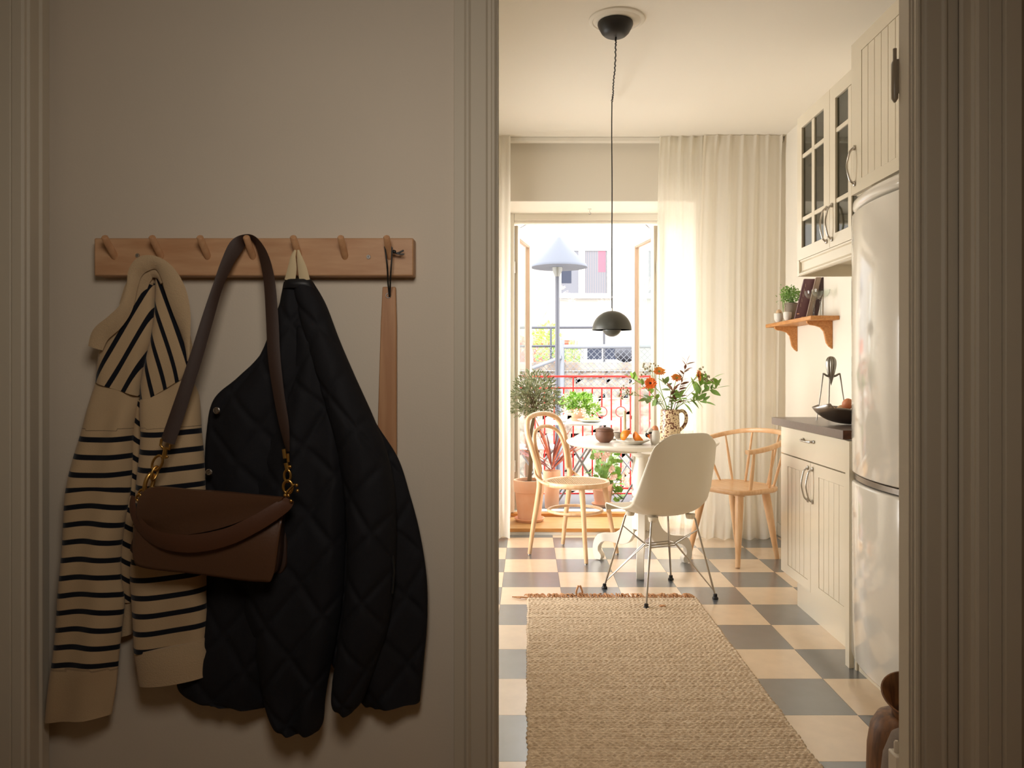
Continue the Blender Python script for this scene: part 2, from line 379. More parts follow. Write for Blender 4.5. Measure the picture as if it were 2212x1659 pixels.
w1 = struct(g.build('added_window', M_white, bevel=.003)); g = G(); g.box(-1.299, -1.29, 3.42, 4.78, .67, 2.43); g.build('glass_pane', M_glass, w1)
# white lining of the reveal (soffit and sides)
g = G(); g.prism([(RX0+.001, WFAR+.0), (RX1-.001, WFAR+.0), (SX1-.001, 5.93), (SX0+.001, 5.93)], RT-.006, RT-.0002)
g.prism([(RX0, WFAR), (RX0+.008, WFAR), (SX0+.008, 5.93), (SX0, 5.93)], .046, RT-.006); g.prism([(RX1, WFAR), (RX1-.008, WFAR), (SX1-.008, 5.93), (SX1, 5.93)], .046, RT-.006)
struct(g.build('trim_8', M_white))
# door frame, header, threshold
g = G(); g.box(SX0, -.103, 5.931, 6.03, .077, RT-.001); g.box(1.0, SX1, 5.931, 6.03, .077, RT-.001); g.box(-.102, .999, 5.931, 6.03, 2.295, RT-.001); g.box(-.102, .999, 5.945, 6.0, 2.275, 2.2945)
fr = struct(g.build('door_4', M_white, bevel=.003))
g = G(); g.box(SX0, SX1, 5.925, 5.99, .046, .0715); g.build('threshold', M_edge, fr, bevel=.002)
g = G(); g.box(SX0, SX1, 5.99, 6.10, .050, .0765); g.build('metal_sill', M_white, fr)
for s, hx, fx in ((1, -.098, .012), (-1, .995, .895)):
    # leaf opened outwards: hinge at y 6.03, free edge at y 6.57
    a = Vector((hx, 6.03)); b = Vector((fx, 6.57)); u = (b-a).normalized(); n = Vector((-u.y, u.x)); L = (b-a).length
    def q(g, t0, t1, z0, z1, w=.022, off=0):
        p = [a+u*t0+n*(w+off), a+u*t1+n*(w+off), a+u*t1-n*(w-off), a+u*t0-n*(w-off)]; g.prism([tuple(k) for k in p], z0, z1)
    g = G(); q(g, 0, .075, .085, 2.275); q(g, L-.075, L, .085, 2.275); q(g, .075, L-.075, .085, .24); q(g, .075, L-.075, 2.185, 2.275)
    leaf = g.build('door_leaf', M_leafp, fr, bevel=.004)
    g = G(); q(g, .075, L-.075, .24, 2.185, .003); g.build('glass_pane', M_glass, leaf)
    g = G(); q(g, .0755, L-.0755, .2405, .248, .016, .0); q(g, .0755, L-.0755, 2.177, 2.1845, .016, .0); q(g, .0755, .081, .2485, 2.1765, .016); q(g, L-.081, L-.0755, .2485, 2.1765, .016); g.build('glazing_bead', M_gasket, leaf)
    for z in (.42, 1.03, 1.95):
        g = G(); g.tube([(hx-.003*s, 6.018, z-.045), (hx-.003*s, 6.018, z+.045)], .009, 10); g.build('hinge', M_chrome, leaf)
    g = G(); p0 = a+u*.16; g.tube([(p0.x, p0.y, 2.285), (hx+s*.10, 5.995, 2.287)], .007, 6); g.build('door_stay', M_galv, fr)
# platform board in the reveal and skirting
g = G(); g.prism([(RX0-.02, 5.488), (RX1+.02, 5.488), (RX1+.02, 5.5), (RX1-.004, 5.5), (SX1-.002, 5.925), (SX0+.002, 5.925), (RX0+.004, 5.5), (RX0-.02, 5.5)], .021, .046)
tr9 = struct(g.build('trim_9', M_sill))
g = G(); g.box(RX0-.02, RX1+.02, 5.4865, 5.4885, .0215, .0455); g.build('board_edge', M_edge, tr9)
g = G(); g.box(RX0, RX1, 5.494, 5.52, 0, .021); g.build('riser', M_white, tr9)
def skirt(name, poly):
    g = G(); g.prism(poly, 0, .085); return struct(g.build(name, M_white, bevel=.003))
skirt('baseboard_far', [(RX1, 5.5), (WR, 5.5), (WR, 5.486), (RX1, 5.486)]); skirt('baseboard_right', [(WR, 3.93), (WR, 5.486), (WR-.014, 5.486), (WR-.014, 3.93)]); skirt('baseboard_left', [(WL, 5.5), (RX0, 5.5), (RX0, 5.486), (WL, 5.486)])
# floor: sub floor and linoleum tiles
g = G(); g.box(WL, WR, 1.42, 5.93, -.06, -.004); floor = struct(g.build('floor', M_joint)); MW[floor.name] = Matrix.Identity(4)
S = .310; x00, y00 = -.1365, 5.093
tiles = {}
for m in ('blue', 'beige'):
    g = G(); e = .0006; g.prism([(-S/2+e, -S/2+e), (S/2-e, -S/2+e), (S/2-e, S/2-e), (-S/2+e, S/2-e)], -.004, 0)
    me = g.build('tmp', M_blue if m == 'blue' else M_beige, smooth=0).data; bpy.data.objects.remove(bpy.data.objects['tmp']); tiles[m] = me
for i in range(-4, 7):
    for k in range(-2, 12):
        x0 = x00+i*S; y1 = y00-k*S; x1 = x0+S; y0 = y1-S
        if x1 < WL or x0 > WR or y1 < 1.46 or y0 > 5.5: continue
        c = 'blue' if (i+k) % 2 == 0 else 'beige'
        cx0, cx1, cy0, cy1 = max(x0, WL), min(x1, WR), max(y0, 1.458), min(y1, 5.494)
        if (cx1-cx0, cy1-cy0) == (x1-x0, y1-y0): o = bpy.data.objects.new('tile', tiles[c]); COL.objects.link(o); o.parent = floor; o.location = ((x0+x1)/2, (y0+y1)/2, 0)
        else:
            g = G(); g.box(cx0+.0006, cx1-.0006, cy0+.0006, cy1-.0006, -.004, 0); g.build('tile', M_blue if c == 'blue' else M_beige, floor, smooth=0)
# ceiling rose, part of the ceiling
RC = (.408, 3.587)
g = G(); g.lathe([(.128, CEIL), (.128, CEIL-.006), (.122, CEIL-.010), (.112, CEIL-.011), (.108, CEIL-.007), (.102, CEIL-.011), (.098, CEIL-.014), (.05, CEIL-.014), (0, CEIL-.014)], (RC[0], RC[1], 0), 64)
g.build('ceiling_rose', M_ceil, ceiling, smooth=50)

# ------------------------------------------------------------------ pendant lamp
PL = (.492, 4.566)
t = thing('pendant_lamp', 'grey pendant lamp with dome shade and ball below, swagged black cord from ceiling', 'lamp', (PL[0], PL[1], 1.35))
g = G(); g.lathe([(.058, CEIL-.014), (.080, CEIL-.016), (.0815, CEIL-.024), (.078, CEIL-.034), (.064, CEIL-.060), (.052, CEIL-.072), (.040, CEIL-.078), (.012, CEIL-.081), (0, CEIL-.081)], (RC[0]-.006, RC[1], 0), 48); g.build('canopy', M_lampblk, t)
pts = [(RC[0]-.004, RC[1], CEIL-.079), (RC[0]-.002, RC[1]+.02, CEIL-.110), (.43, 3.85, CEIL-.115), (.455, 4.15, CEIL-.085), (.48, 4.40, CEIL-.060), (PL[0]-.001, PL[1]-.01, CEIL-.038)]
pc = cr(pts, 14); pc = [(p[0]+.0022*math.sin(i*1.9), p[1], p[2]+.0022*math.cos(i*1.3)) for i, p in enumerate(pc)]
g = G(); g.tube(pc+[(PL[0], PL[1], CEIL-.042)]+[(PL[0]-.0015*math.sin(k*.9)*(1-k/12), PL[1], CEIL-.045-(CEIL-.045-1.512)*k/12) for k in range(1, 13)], .0034, 8); g.build('cord', M_cord, t, label='black twisted cord')
def dome(g, c, zrim, r, h, th=.0015):
    pr = [(r*math.cos(a), zrim+h*math.sin(a)) for a in np.linspace(0, PI/2, 14)]
    pi_ = [((r-th)*math.cos(a), zrim+(h-th)*math.sin(a)) for a in np.linspace(PI/2, 0, 14)]
    pr[-1] = (0, pr[-1][1]); pi_[0] = (0, pi_[0][1])
    g.lathe(pr+pi_+[(r, zrim)], (c[0], c[1], 0), 48)
g = G(); dome(g, PL, 1.391, .115, .112); g.build('shade', M_lampg, t, smooth=60)
g = G(); dome(g, PL, 1.392, .1125, .1085, .001); g.build('shade_lining', M_shell, t, smooth=60, label='pale inside of the shade')
g = G(); g.lathe([(0, 1.352)]+[(.056*math.cos(a), 1.405+.053*math.sin(a)) for a in np.linspace(-PI/2+.15, .25, 12)]+[(.03, 1.43), (0, 1.432)], (PL[0], PL[1], 0), 40); g.build('lower_ball', M_lampg, t, smooth=60)
g = G(); g.tube([(PL[0], PL[1], 1.50), (PL[0], PL[1], 1.518)], .005, 10); g.build('cord_grip', M_chrome, t)
t = thing('ceiling_hook', 'small brass cup hook in the kitchen ceiling carrying the lamp cord', 'hook', (PL[0], PL[1], CEIL))
g = G(); g.lathe([(.011, 0), (.011, -.003), (0, -.004)], (PL[0], PL[1], CEIL), 16); g.build('plate', M_white, t)
g = G(); g.tube([(PL[0], PL[1], CEIL)]+[(PL[0]+.008*math.sin(a)-.0, PL[1], CEIL-.033-.008*math.cos(a)) for a in np.linspace(PI, -PI*.55, 12)], .0014, 6); g.build('hook', M_chrome, t)
t = thing('reveal_hook', 'small white hook under the top of the balcony door reveal', 'hook', (.457, 5.76, RT-.006))
g = G(); g.lathe([(.013, 0), (.013, -.004), (0, -.006)], (.457, 5.76, RT-.006), 14); g.build('plate', M_white, t)
g = G(); g.tube([(.457, 5.76, RT-.01), (.457, 5.76, RT-.03)]+[(.457+.008*math.sin(a), 5.76, RT-.038-.008*math.cos(a)) for a in np.linspace(PI*.9, -PI*.4, 9)], .0014, 6); g.build('hook', M_galv, t)

# ------------------------------------------------------------------ curtain track and curtains
t = thing('curtain_track', 'white curtain track fixed along the ceiling above the balcony door', 'curtain track', (.5, 5.40, CEIL))
g = G(); g.box(-.9, 1.745, 5.385, 5.435, CEIL-.030, CEIL-.001); g.build('rail', M_white, t, bevel=.002)
g = G(); g.box(1.745, 1.757, 5.37, 5.44, CEIL-.034, CEIL-.001); g.build('end_cap', M_white, t, bevel=.002)
def curtain(name, label, X0, X1, Xb0, Xb1, ycen, nf, seed, m, zb=.004, amp=.035, group=None, pud=.02):
    rnd = random.Random(seed); ztop = CEIL-.006
    ph = [rnd.uniform(-.6, .6) for _ in range(8)]; fr_ = [rnd.uniform(.7, 1.4) for _ in range(8)]
    pl = []; x = 0
    while x < 1: pl.append(x+rnd.uniform(-.012, .012)); x += 1/nf
    def fold(u): return math.sin(2*PI*nf*u*.92+1.5*math.sin(2*PI*u*fr_[0]*2+ph[0])+ph[1])*(.7+.3*math.sin(5*u+ph[6]))+.18*math.sin(2*PI*nf*u*1.9+ph[2])
    def Pf(u, v):
        z = ztop-(ztop-zb)*v
        w = min(1, v/.045); s = v**.8
        x0 = X0+(Xb0-X0)*min(1, v*3.2)**.8; x1 = X1+(Xb1-X1)*v
        d = min(abs(u-p) for p in pl)*nf
        pinch = math.exp(-(d/.13)**2)
        a_top = -.020*pinch+.004*math.sin(40*u)
        a = a_top*(1-w*.75)+amp*(.35+.65*s)*w*fold(u+.012*math.sin(v*3+ph[3]))*.8
        if v > .93: a += .02*(v-.93)/.07*math.sin(11*u*PI+ph[4]); x0 -= pud*(v-.93)/.07
        xx = x0+(x1-x0)*u+.006*s*math.sin(2*PI*nf*u+ph[5])
        zz = z+(.006*math.sin(30*u+ph[6])+.008*math.sin(9*u) if v > .995 else 0) + (.003*pinch if v < .01 else 0)
        return (xx, ycen+a, max(zz, .003))
    t = thing(name, label, 'curtain', ((X0+X1)/2, ycen, 0), group=group)
    g = G(); g.grid(Pf, nf*30, 70); g.build('curtain_panel', m, t, smooth=80)
    g = G(); g.grid(lambda u, v: tuple(np.array(Pf(u, v*.045))+np.array((0, .003, 0))), nf*22, 6); g.build('pleated_heading', m, t, smooth=80)
    return t
curtain('curtain', 'white pleated full length curtain hanging to the right of the balcony door', 1.20, 1.735, 1.17, 1.70, 5.335, 6, 3, M_curtain, amp=.020)
curtain('curtain', 'thin sheer white curtain at the right edge of the balcony door', .905, 1.27, .885, 1.25, 5.365, 5, 8, M_sheer, amp=.012)
curtain('curtain', 'narrow white curtain showing left of the balcony door beside the wall', -.62, -.118, -.62, -.125, 5.345, 6, 5, M_curtain, amp=.022)

# ------------------------------------------------------------------ kitchen units on the right
def door_front(g, x, d0, d1, z0, z1, fr, th=.02, rec=.006, grooves=None):
    """framed cabinet front on a plane x facing -x; d0<d1 depths"""
    g.box(x, x+th, d0, d0+fr, z0, z1); g.box(x, x+th, d1-fr, d1, z0, z1); g.box(x, x+th, d0+fr, d1-fr, z0, z0+fr*.85); g.box(x, x+th, d0+fr, d1-fr, z1-fr*.85, z1)
    return (d0+fr, d1-fr, z0+fr*.85, z1-fr*.85)
def bow_handle(parent, x, d, z0, z1, vertical=True, L=.13):
    if vertical: pts = [(x-.001, d, z0), (x-.012, d, z0+.006), (x-.022, d, z0+.022), (x-.031, d, (z0+z1)/2), (x-.022, d, z1-.022), (x-.012, d, z1-.006), (x-.001, d, z1)]
    else: pts = [(x-.001, d-L/2, z0), (x-.014, d-L/2+.004, z0), (x-.027, d-L/4, z0-.002), (x-.030, d, z0-.002), (x-.027, d+L/4, z0-.002), (x-.014, d+L/2-.004, z0), (x-.001, d+L/2, z0)]
    p = cr(pts, 5); n = len(p)
    g = G(); g.tube(p, [.0062-.0022*math.sin(PI*i/(n-1)) for i in range(n)], 10)
    for q in (pts[0], pts[-1]): g.ball((q[0]-.003, q[1], q[2]), .0085, 10, (.5, 1, 1.35) if vertical else (.5, 1.35, 1))
    return g.build('handle', M_chrome, parent, smooth=60)
# wall cabinet with glass doors
gx = 1.349; t = thing('glass_cabinet', 'cream wall cabinet with two six-pane glass doors above the shelf', 'cabinet', (1.56, 3.49, 1.62))
g = G(); D0, D1, ZB, ZT = 3.068, 3.913, 1.623, 2.41
g.box(gx+.021, WR-.002, D1-.018, D1, ZB, ZT); g.box(gx+.021, WR-.002, D0, D0+.018, ZB, ZT); g.box(gx+.021, WR-.002, D0+.018, D1-.018, ZT-.018, ZT); g.box(gx+.021, WR-.0125, D0+.018, D1-.018, 1.682, 1.70); g.box(WR-.012, WR-.002, D0+.018, D1-.018, ZB, ZT-.018); g.box(gx+.021, gx+.04, 3.484, 3.50, 1.7005, ZT-.0185)
g.build('body', M_cab, t)
for z in (1.93, 2.17):
    g = G(); g.box(gx+.05, WR-.014, D0+.02, D1-.02, z, z+.008); g.build('shelf', M_paneglass, t)
for d0, d1 in ((3.494, 3.911), (3.070, 3.4905)):
    g = G(); fr_ = .062
    g.box(gx, gx+.02, d0, d0+fr_+.006, 1.701, ZT); g.box(gx, gx+.02, d1-fr_, d1, 1.701, ZT)
    g.box(gx, gx+.02, d0+fr_+.006, d1-fr_, 1.701, 1.757); g.box(gx, gx+.02, d0+fr_+.006, d1-fr_, 2.349, ZT)
    do = g.build('door', M_cab, t)
    g = G(); mm = (d0+d1)/2+.003; g.box(gx+.003, gx+.018, mm-.017, mm+.017, 1.7575, 2.3485)
    for z in (1.898, 2.2075): g.box(gx+.0035, gx+.0175, d0+fr_+.0065, mm-.0172, z-.010, z+.010); g.box(gx+.0035, gx+.0175, mm+.0172, d1-fr_-.0005, z-.010, z+.010)
    mo = g.build('glazing_bar', M_cab, do, bevel=.002); mo['kind'] = 'stuff'
    dm = (d0+d1)/2+.003
    for a, b in ((d0+.066, dm-.016), (dm+.016, d1-.061)):
        for z0, z1 in ((1.755, 1.890), (1.907, 2.199), (2.216, 2.351)):
            g = G(); g.box(gx+.009, gx+.012, a, b, z0, z1); g.build('pane', M_paneglass, do)
    bow_handle(do, gx, d0+.030 if d0 > 3.4 else d1-.030, 1.735, 1.885)
g = G()
prof = [(gx+.02, 1.70), (gx+.004, 1.70), (gx+.004, 1.692), (gx+.012, 1.688), (gx+.012, 1.648), (gx+.006, 1.640), (gx-.002, 1.634), (gx-.002, 1.628), (gx+.004, 1.623), (gx+.02, 1.623)]
g.prism([(p[0], p[1]) for p in prof], D0+.01, D1-.03, 'y'); g.build('pelmet', M_cab, t, smooth=30)
g = G(); g.box(gx, gx+.02, D1-.028, D1, ZB, 1.70); g.build('pelmet_end', M_cab, t, bevel=.001)
# glasses on the cabinet shelf
def stemglass(name, label, loc, r, h, group, cat='glass', coupe=False):
    t = thing(name, label, cat, loc, group=group)
    if coupe: pr = [(.032*r/.05, 0), (.03*r/.05, .002), (.006, .006), (.0045, .02), (.007, h*.32), (.005, h*.5), (.004, h*.62), (.012, h*.655), (r*.72, h*.74), (r*.97, h*.88), (r, h), (r-.0015, h), (r*.94, h*.88), (r*.68, h*.76), (0, h*.69)]
    else: pr = [(r*.8, 0), (r*.78, .002), (.005, .006), (.004, h*.45), (.01, h*.5), (r*.8, h*.6), (r, h*.78), (r*.85, h), (r*.83, h), (r*.96, h*.78), (r*.76, h*.62), (0, h*.53)]
    g = G(); g.lathe([(p[0], p[1]) for p in pr], loc, 32); g.build('bowl_and_stem', M_cglass, t, smooth=60); return t
stemglass('wine_glass', 'clear wine glass on the glass shelf inside the wall cabinet', (1.47, 3.33, 1.938), .036, .17, None)
# cupboard above the fridge
fx = 1.25; t = thing('tall_cupboard', 'cream grooved cupboard built in above the fridge', 'cabinet', (1.5, 2.72, 1.825))
g = G(); g.box(fx+.021, WR-.002, 2.42, 3.02, 1.825, 2.41); g.build('body', M_cab, t, bevel=.001)
def grooved(parent, x, d0, d1, z0, z1, gr, pz0, pz1, hinge=None):
    """a front: frame proud of a recessed tongue-and-groove panel, whose boards are separate pieces"""
    gr = sorted(gr); a, b = gr[0], gr[-1]
    g = G(); g.box(x, x+.02, d0, a, z0, z1); g.box(x, x+.02, b, d1, z0, z1); g.box(x, x+.02, a, b, z0, pz0); g.box(x, x+.02, a, b, pz1, z1); g.box(x+.006, x+.02, a, b, pz0, pz1)
    do = g.build('door', M_cab, parent)
    for i in range(len(gr)-1):
        g = G(); g.box(x+.0015, x+.007, gr[i]+.0014, gr[i+1]-.0014, pz0+.001, pz1-.001); g.build('board', M_cab, do, bevel=.0012)
    return do
do = grooved(t, fx, 2.422, 3.018, 1.828, 2.408, [2.928-.0535*k for k in range(9)], 1.875, 2.354)
bow_handle(do, fx, 2.985, 1.866, 2.003)
# fridge
t = thing('fridge', 'tall glossy white fridge freezer with bowed doors beside the cupboards', 'fridge', (1.45, 2.72, 0))
g = G(); g.box(1.262, WR-.03, 2.425, 3.012, .05, 1.76); g.build('body', M_fridge, t, bevel=.006)
def bow(zs, xo=0):
    n = 33; pts = []
    for i in range(n):
        s = -1+2*i/(n-1); d = 2.72+.297*s; x = 1.248-.046*(1-s*s)+xo
        if abs(s) > .94: x += .012*((abs(s)-.94)/.06)**2
        pts.append((x, d))
    return pts
def bowed(name, z0, z1, xo=0, rz=.008, mt=M_fridge, m=None):
    g = G(); b = bow(0, xo); n = len(b)
    rows = [(z0, .010), (z0+rz*.3, .003), (z0+rz, 0), (z1-rz, 0), (z1-rz*.3, .003), (z1, .010)]
    V = [(x+dx, d, z) for z, dx in rows for x, d in b]; V += [(1.262, d, z) for z in (z0, z1) for x, d in b]
    Fs = [(r*n+i, r*n+i+1, (r+1)*n+i+1, (r+1)*n+i) for r in range(5) for i in range(n-1)]
    o1, o2 = 6*n, 7*n
    Fs += [(i, i+1, o1+i+1, o1+i) for i in range(n-1)]+[(5*n+i, 5*n+i+1, o2+i+1, o2+i) for i in range(n-1)]
    Fs += [tuple([r*n for r in range(6)]+[o2, o1]), tuple([r*n+n-1 for r in range(6)]+[o2+n-1, o1+n-1])]
    g.add(V, Fs); return g.build(name, mt, t, smooth=50)
bowed('upper_door', .765, 1.749); bowed('lower_door', .066, .735); bowed('top_cap', 1.757, 1.802, .004, .016)
bowed('grip_strip', .7375, .7625, .012, .003, M_metal).__setitem__('label', 'grey grip recess between the doors')
g = G(); g.prism([(1.27, 3.012), (1.27, 2.43), (1.29, 2.43), (1.29, 3.012)], 0, .05); g.box(1.262, 1.33, 3.0, 3.014, 0, .06); g.build('plinth', M_cab, t)
# base unit
bx = 1.27; t = thing('base_cabinet', 'cream base cabinet with a drawer above two grooved doors', 'cabinet', (1.5, 3.5, 0))
g = G(); g.box(bx+.021, WR-.002, 3.098, 3.92, .15, .878); g.build('body', M_cab, t, bevel=.001)
g = G(); g.box(1.325, 1.343, 3.03, 3.84, 0, .15); g.build('plinth', M_cab, t)
g = G(); g.box(1.345, WR-.02, 3.826, 3.84, 0, .15); g.build('plinth_return', M_wtend, t)
g = G(); g.box(1.243, 1.262, 3.022, 3.060, 0, .878); g.build('filler_panel', M_cab, t, bevel=.001)
g = G(); g.box(bx, bx+.02, 3.10, 3.918, .744, .875); dr = g.build('drawer', M_cab, t, bevel=.002)
bow_handle(dr, bx, 3.53, .836, .836, False)
do = grooved(t, bx, 3.5105, 3.918, .156, .739, [3.817-.0541*k for k in range(6)], .203, .6865); bow_handle(do, bx, 3.538, .568, .714)
do = grooved(t, bx, 3.10, 3.5075, .156, .739, [3.412-.0548*k for k in range(6)], .203, .6865); bow_handle(do, bx, 3.480, .568, .714)
t = thing('worktop', 'dark grey laminate worktop with metal-look front edge on base cabinet', 'worktop', (1.5, 3.5, .88))
g = G(); g.box(1.245, WR-.002, 3.088, 3.99, .8805, .9165); g.build('slab', M_worktop, t, bevel=.0012)
g = G(); g.box(1.246, 1.42, 3.0865, 3.0882, .881, .916); g.build('raw_end', M_wtend, t, label='reddish brown raw core at the cut end')
WT = .9165

# spider legged citrus squeezer
c = (1.436, 3.70); t = thing('citrus_squeezer', 'three legged aluminium citrus squeezer standing on the worktop', 'citrus squeezer', (c[0], c[1], WT))
g = G(); pr = [(0, .165), (.004, .178), (.010, .20), (.018, .232), (.0235, .262), (.0225, .285), (.015, .299), (.006, .304), (0, .305)]
g.lathe([(p[0], p[1]) for p in [tuple(q) for q in cr(pr, 4)]], (c[0], c[1], WT), 64, flute=(10, .07)); g.build('reamer', M_alum, t, smooth=50)
for k, a in enumerate((math.radians(188), math.radians(-22), math.radians(80))):
    u = (math.cos(a), math.sin(a)*.9); f = .072
    p = cr([(c[0]+u[0]*.006, c[1]+u[1]*.006, WT+.208), (c[0]+u[0]*.022, c[1]+u[1]*.022, WT+.213), (c[0]+u[0]*.036, c[1]+u[1]*.036, WT+.221), (c[0]+u[0]*.041, c[1]+u[1]*.041, WT+.212), (c[0]+u[0]*.052, c[1]+u[1]*.052, WT+.13), (c[0]+u[0]*f, c[1]+u[1]*f, WT+.001)], 6)
    g = G(); n = len(p); g.tube(p, [.0052-.003*(i/(n-1))**1.5 for i in range(n)], 8); g.build('leg', M_alum, t, smooth=60)
# leaf shaped bowl with eggs
c = (1.425, 3.42); t = thing('leaf_bowl', 'beaten grey metal leaf bowl full of brown eggs on the worktop', 'bowl', (c[0], c[1], WT))
def bowlP(u, v):
    a = 2*PI*u; r = v; R = .155*(1+.10*math.cos(2*a)+.03*math.sin(7*a))*(r**.9)
    z = .003+.062*(r**2.2)+.012*r**3*math.cos(3*a+.5)+(.022*r**6 if math.cos(a) < -.75 else 0)
    return (c[0]+R*math.cos(a), c[1]+R*math.sin(a)*.85, WT+z)
g = G(); g.grid(lambda u, v: bowlP(u, max(v, .02)), 60, 16, True); g.f.append(tuple(range(60))); g.build('bowl', M_metal, t, smooth=60, solid=.0025)
EGL = ['pale egg furthest left in the leaf shaped bowl', 'darker egg at the left front of the leaf shaped bowl', 'pale egg at the left back of the leaf shaped bowl', 'darker egg piled topmost left in the leaf bowl', 'pale egg piled topmost beside the fridge in the leaf bowl', 'pale egg in the middle front of the leaf shaped bowl']
for i, (dx, dy, dz, r, m) in enumerate(((-.088, .02, .052, .024, M_egg2), (-.058, -.035, .052, .025, M_egg), (-.035, .035, .056, .026, M_egg2), (-.025, 0, .090, .024, M_egg), (.028, .0, .092, .025, M_egg2), (-.002, -.038, .056, .026, M_egg2))):
    g = G(); g.ball((c[0]+dx, c[1]+dy, WT+dz), r, 16, (1, .95, 1.15), Matrix.Rotation(i*1.3, 3, 'X'))
    o = g.build('egg', m, smooth=80); tag(o, EGL[i], 'egg', 'eggs in the leaf bowl')

# ------------------------------------------------------------------ wall shelf and what stands on it
SZ = 1.4655; t = thing('wall_shelf', 'small oak wall shelf on two curved brackets', 'shelf', (WR-.08, 4.84, SZ))
g = G(); g.box(WR-.165, WR-.001, 4.42, 5.26, SZ-.024, SZ); g.build('board', M_oak, t, bevel=.004)
for d in (4.53, 5.12):
    pf = [(WR-.001, SZ-.024), (WR-.150, SZ-.024), (WR-.148, SZ-.036), (WR-.135, SZ-.046), (WR-.10, SZ-.052), (WR-.07, SZ-.062), (WR-.05, SZ-.085), (WR-.042, SZ-.12), (WR-.036, SZ-.15), (WR-.02, SZ-.172), (WR-.001, SZ-.186)]
    g = G(); g.prism(pf, d-.009, d+.009, 'y'); g.build('bracket', M_oak, t, bevel=.0015)
def onshelf(px, D): return (px-CX)/F*D
# herb pot
c = (onshelf(1709, 4.93), 4.93); t = thing('herb_pot', 'bushy green herb in a tapered grey pot on the wall shelf', 'plant', (c[0], c[1], SZ))
g = G(); g.lathe([(.028, 0), (.030, .002), (.039, .105), (.041, .107), (.041, .115), (.037, .115), (.035, .1), (0, .1)], (c[0], c[1], SZ), 32); g.build('pot', M_gpot, t)
def leafblob(parent, c, rad, n, size, m, seed, name='foliage', asp=.45, shape=None, stems=None):
    rnd = random.Random(seed); g = G()
    for i in range(n):
        a = rnd.uniform(0, 2*PI); cz = rnd.uniform(-1, 1); rr = rnd.random()**.45; s = math.sqrt(1-cz*cz)
        p = Vector((c[0]+rad[0]*rr*s*math.cos(a), c[1]+rad[1]*rr*s*math.sin(a), c[2]+rad[2]*rr*cz))
        d = (Vector((s*math.cos(a), s*math.sin(a), cz*.7+.3))+Vector([rnd.uniform(-.8, .8) for _ in range(3)])).normalized()
        w = d.cross(Vector([rnd.uniform(-1, 1) for _ in range(3)])).normalized(); L = size*rnd.uniform(.7, 1.3); W = L*asp
        nrm = d.cross(w)*L*.10
        g.add([p, p+d*L*.5+w*W*.5+nrm, p+d*L, p+d*L*.5-w*W*.5+nrm, p+d*L*.5-nrm], [(0, 1, 4), (1, 2, 4), (2, 3, 4), (3, 0, 4)])
    if stems:
        for i in range(stems):
            a = rnd.uniform(0, 2*PI); e = Vector((c[0]+rad[0]*.8*math.cos(a)*rnd.random(), c[1]+rad[1]*.8*math.sin(a)*rnd.random(), c[2]+rad[2]*rnd.uniform(0, .8)))
            b = Vector((c[0], c[1], c[2]-rad[2]*1.05)); g.tube([b, (b+e)/2+Vector((0, 0, .01)), e], size*.07, 4)
    o = g.build(name, m, parent, smooth=0); o['kind'] = 'stuff'; return o
leafblob(t, (c[0]-.004, c[1], SZ+.165), (.062, .062, .055), 620, .013, M_green, 4, asp=.75, stems=26)
leafblob(t, (c[0]-.05, c[1], SZ+.15), (.05, .05, .09), 40, .009, M_green, 5, 'stray_sprigs', asp=.7, stems=8)
# books leaning on the wall
def leanbook(label, px0, px1, D, top, m, dth=.018, sl=.24):
    """cover faces the camera; the book is tilted sideways like in the photo and rests on the shelf"""
    xa = (px0-CX)/F*D; xb = (px1-CX)/F*D; w = xb-xa
    t = thing('book', label, 'book', ((xa+xb)/2, D, SZ))
    sh = sl*top
    g = G(); g.prism([(xa, SZ+.001), (xb, SZ+.001), (xb+sh, SZ+top), (xa+sh, SZ+top)], D-.0, D+.002, 'y'); g.prism([(xa, SZ+.001), (xb, SZ+.001), (xb+sh, SZ+top), (xa+sh, SZ+top)], D+dth-.002, D+dth, 'y')
    g.prism([(xa, SZ+.001), (xa+.002, SZ+.001), (xa+.002+sh, SZ+top), (xa+sh, SZ+top)], D, D+dth, 'y'); g.build('cover', m, t)
    g = G(); g.prism([(xa+.002, SZ+.003), (xb-.003, SZ+.003), (xb-.003+sh, SZ+top-.003), (xa+.002+sh, SZ+top-.003)], D+.002, D+dth-.002, 'y'); g.build('pages', M_page, t)
    return t, xa, w, sh
b1, xa, w, sh = leanbook('plum coloured slim book leaning beside the herb pot', 1717, 1741, 4.74, .245, M_purple)
g = G(); g.prism([(xa+.012, SZ+.030), (xa+.026, SZ+.030), (xa+.027, SZ+.036), (xa+.013, SZ+.036)], 4.7385, 4.74, 'y'); g.prism([(xa+.04, SZ+.012), (xa+.062, SZ+.012), (xa+.062, SZ+.014), (xa+.04, SZ+.014)], 4.7385, 4.74, 'y'); g.build('cover_print', M_terra, b1)['kind'] = 'stuff'
g = G()
for k in range(5): g.box(xa+.034+.0075*k, xa+.036+.0075*k, 4.7387, 4.74, SZ+.075+.03*k, SZ+.095+.03*k)
g.build('cover_drawing', M_taupe, b1)['kind'] = 'stuff'
leanbook('taupe slim book leaning between the plum book and coupe glasses', 1742, 1753, 4.70, .25, M_taupe)
leanbook('dark brown book at the right of the leaning books', 1755, 1765, 4.66, .245, M_dkbook)
stemglass('coupe_glass', 'left coupe glass, the one nearer the plum book', (onshelf(1757, 4.60), 4.60, SZ), .052, .155, None, coupe=True)
stemglass('coupe_glass', 'right coupe glass, larger and nearest the shelf end', (onshelf(1773, 4.50), 4.50, SZ), .052, .155, None, coupe=True)
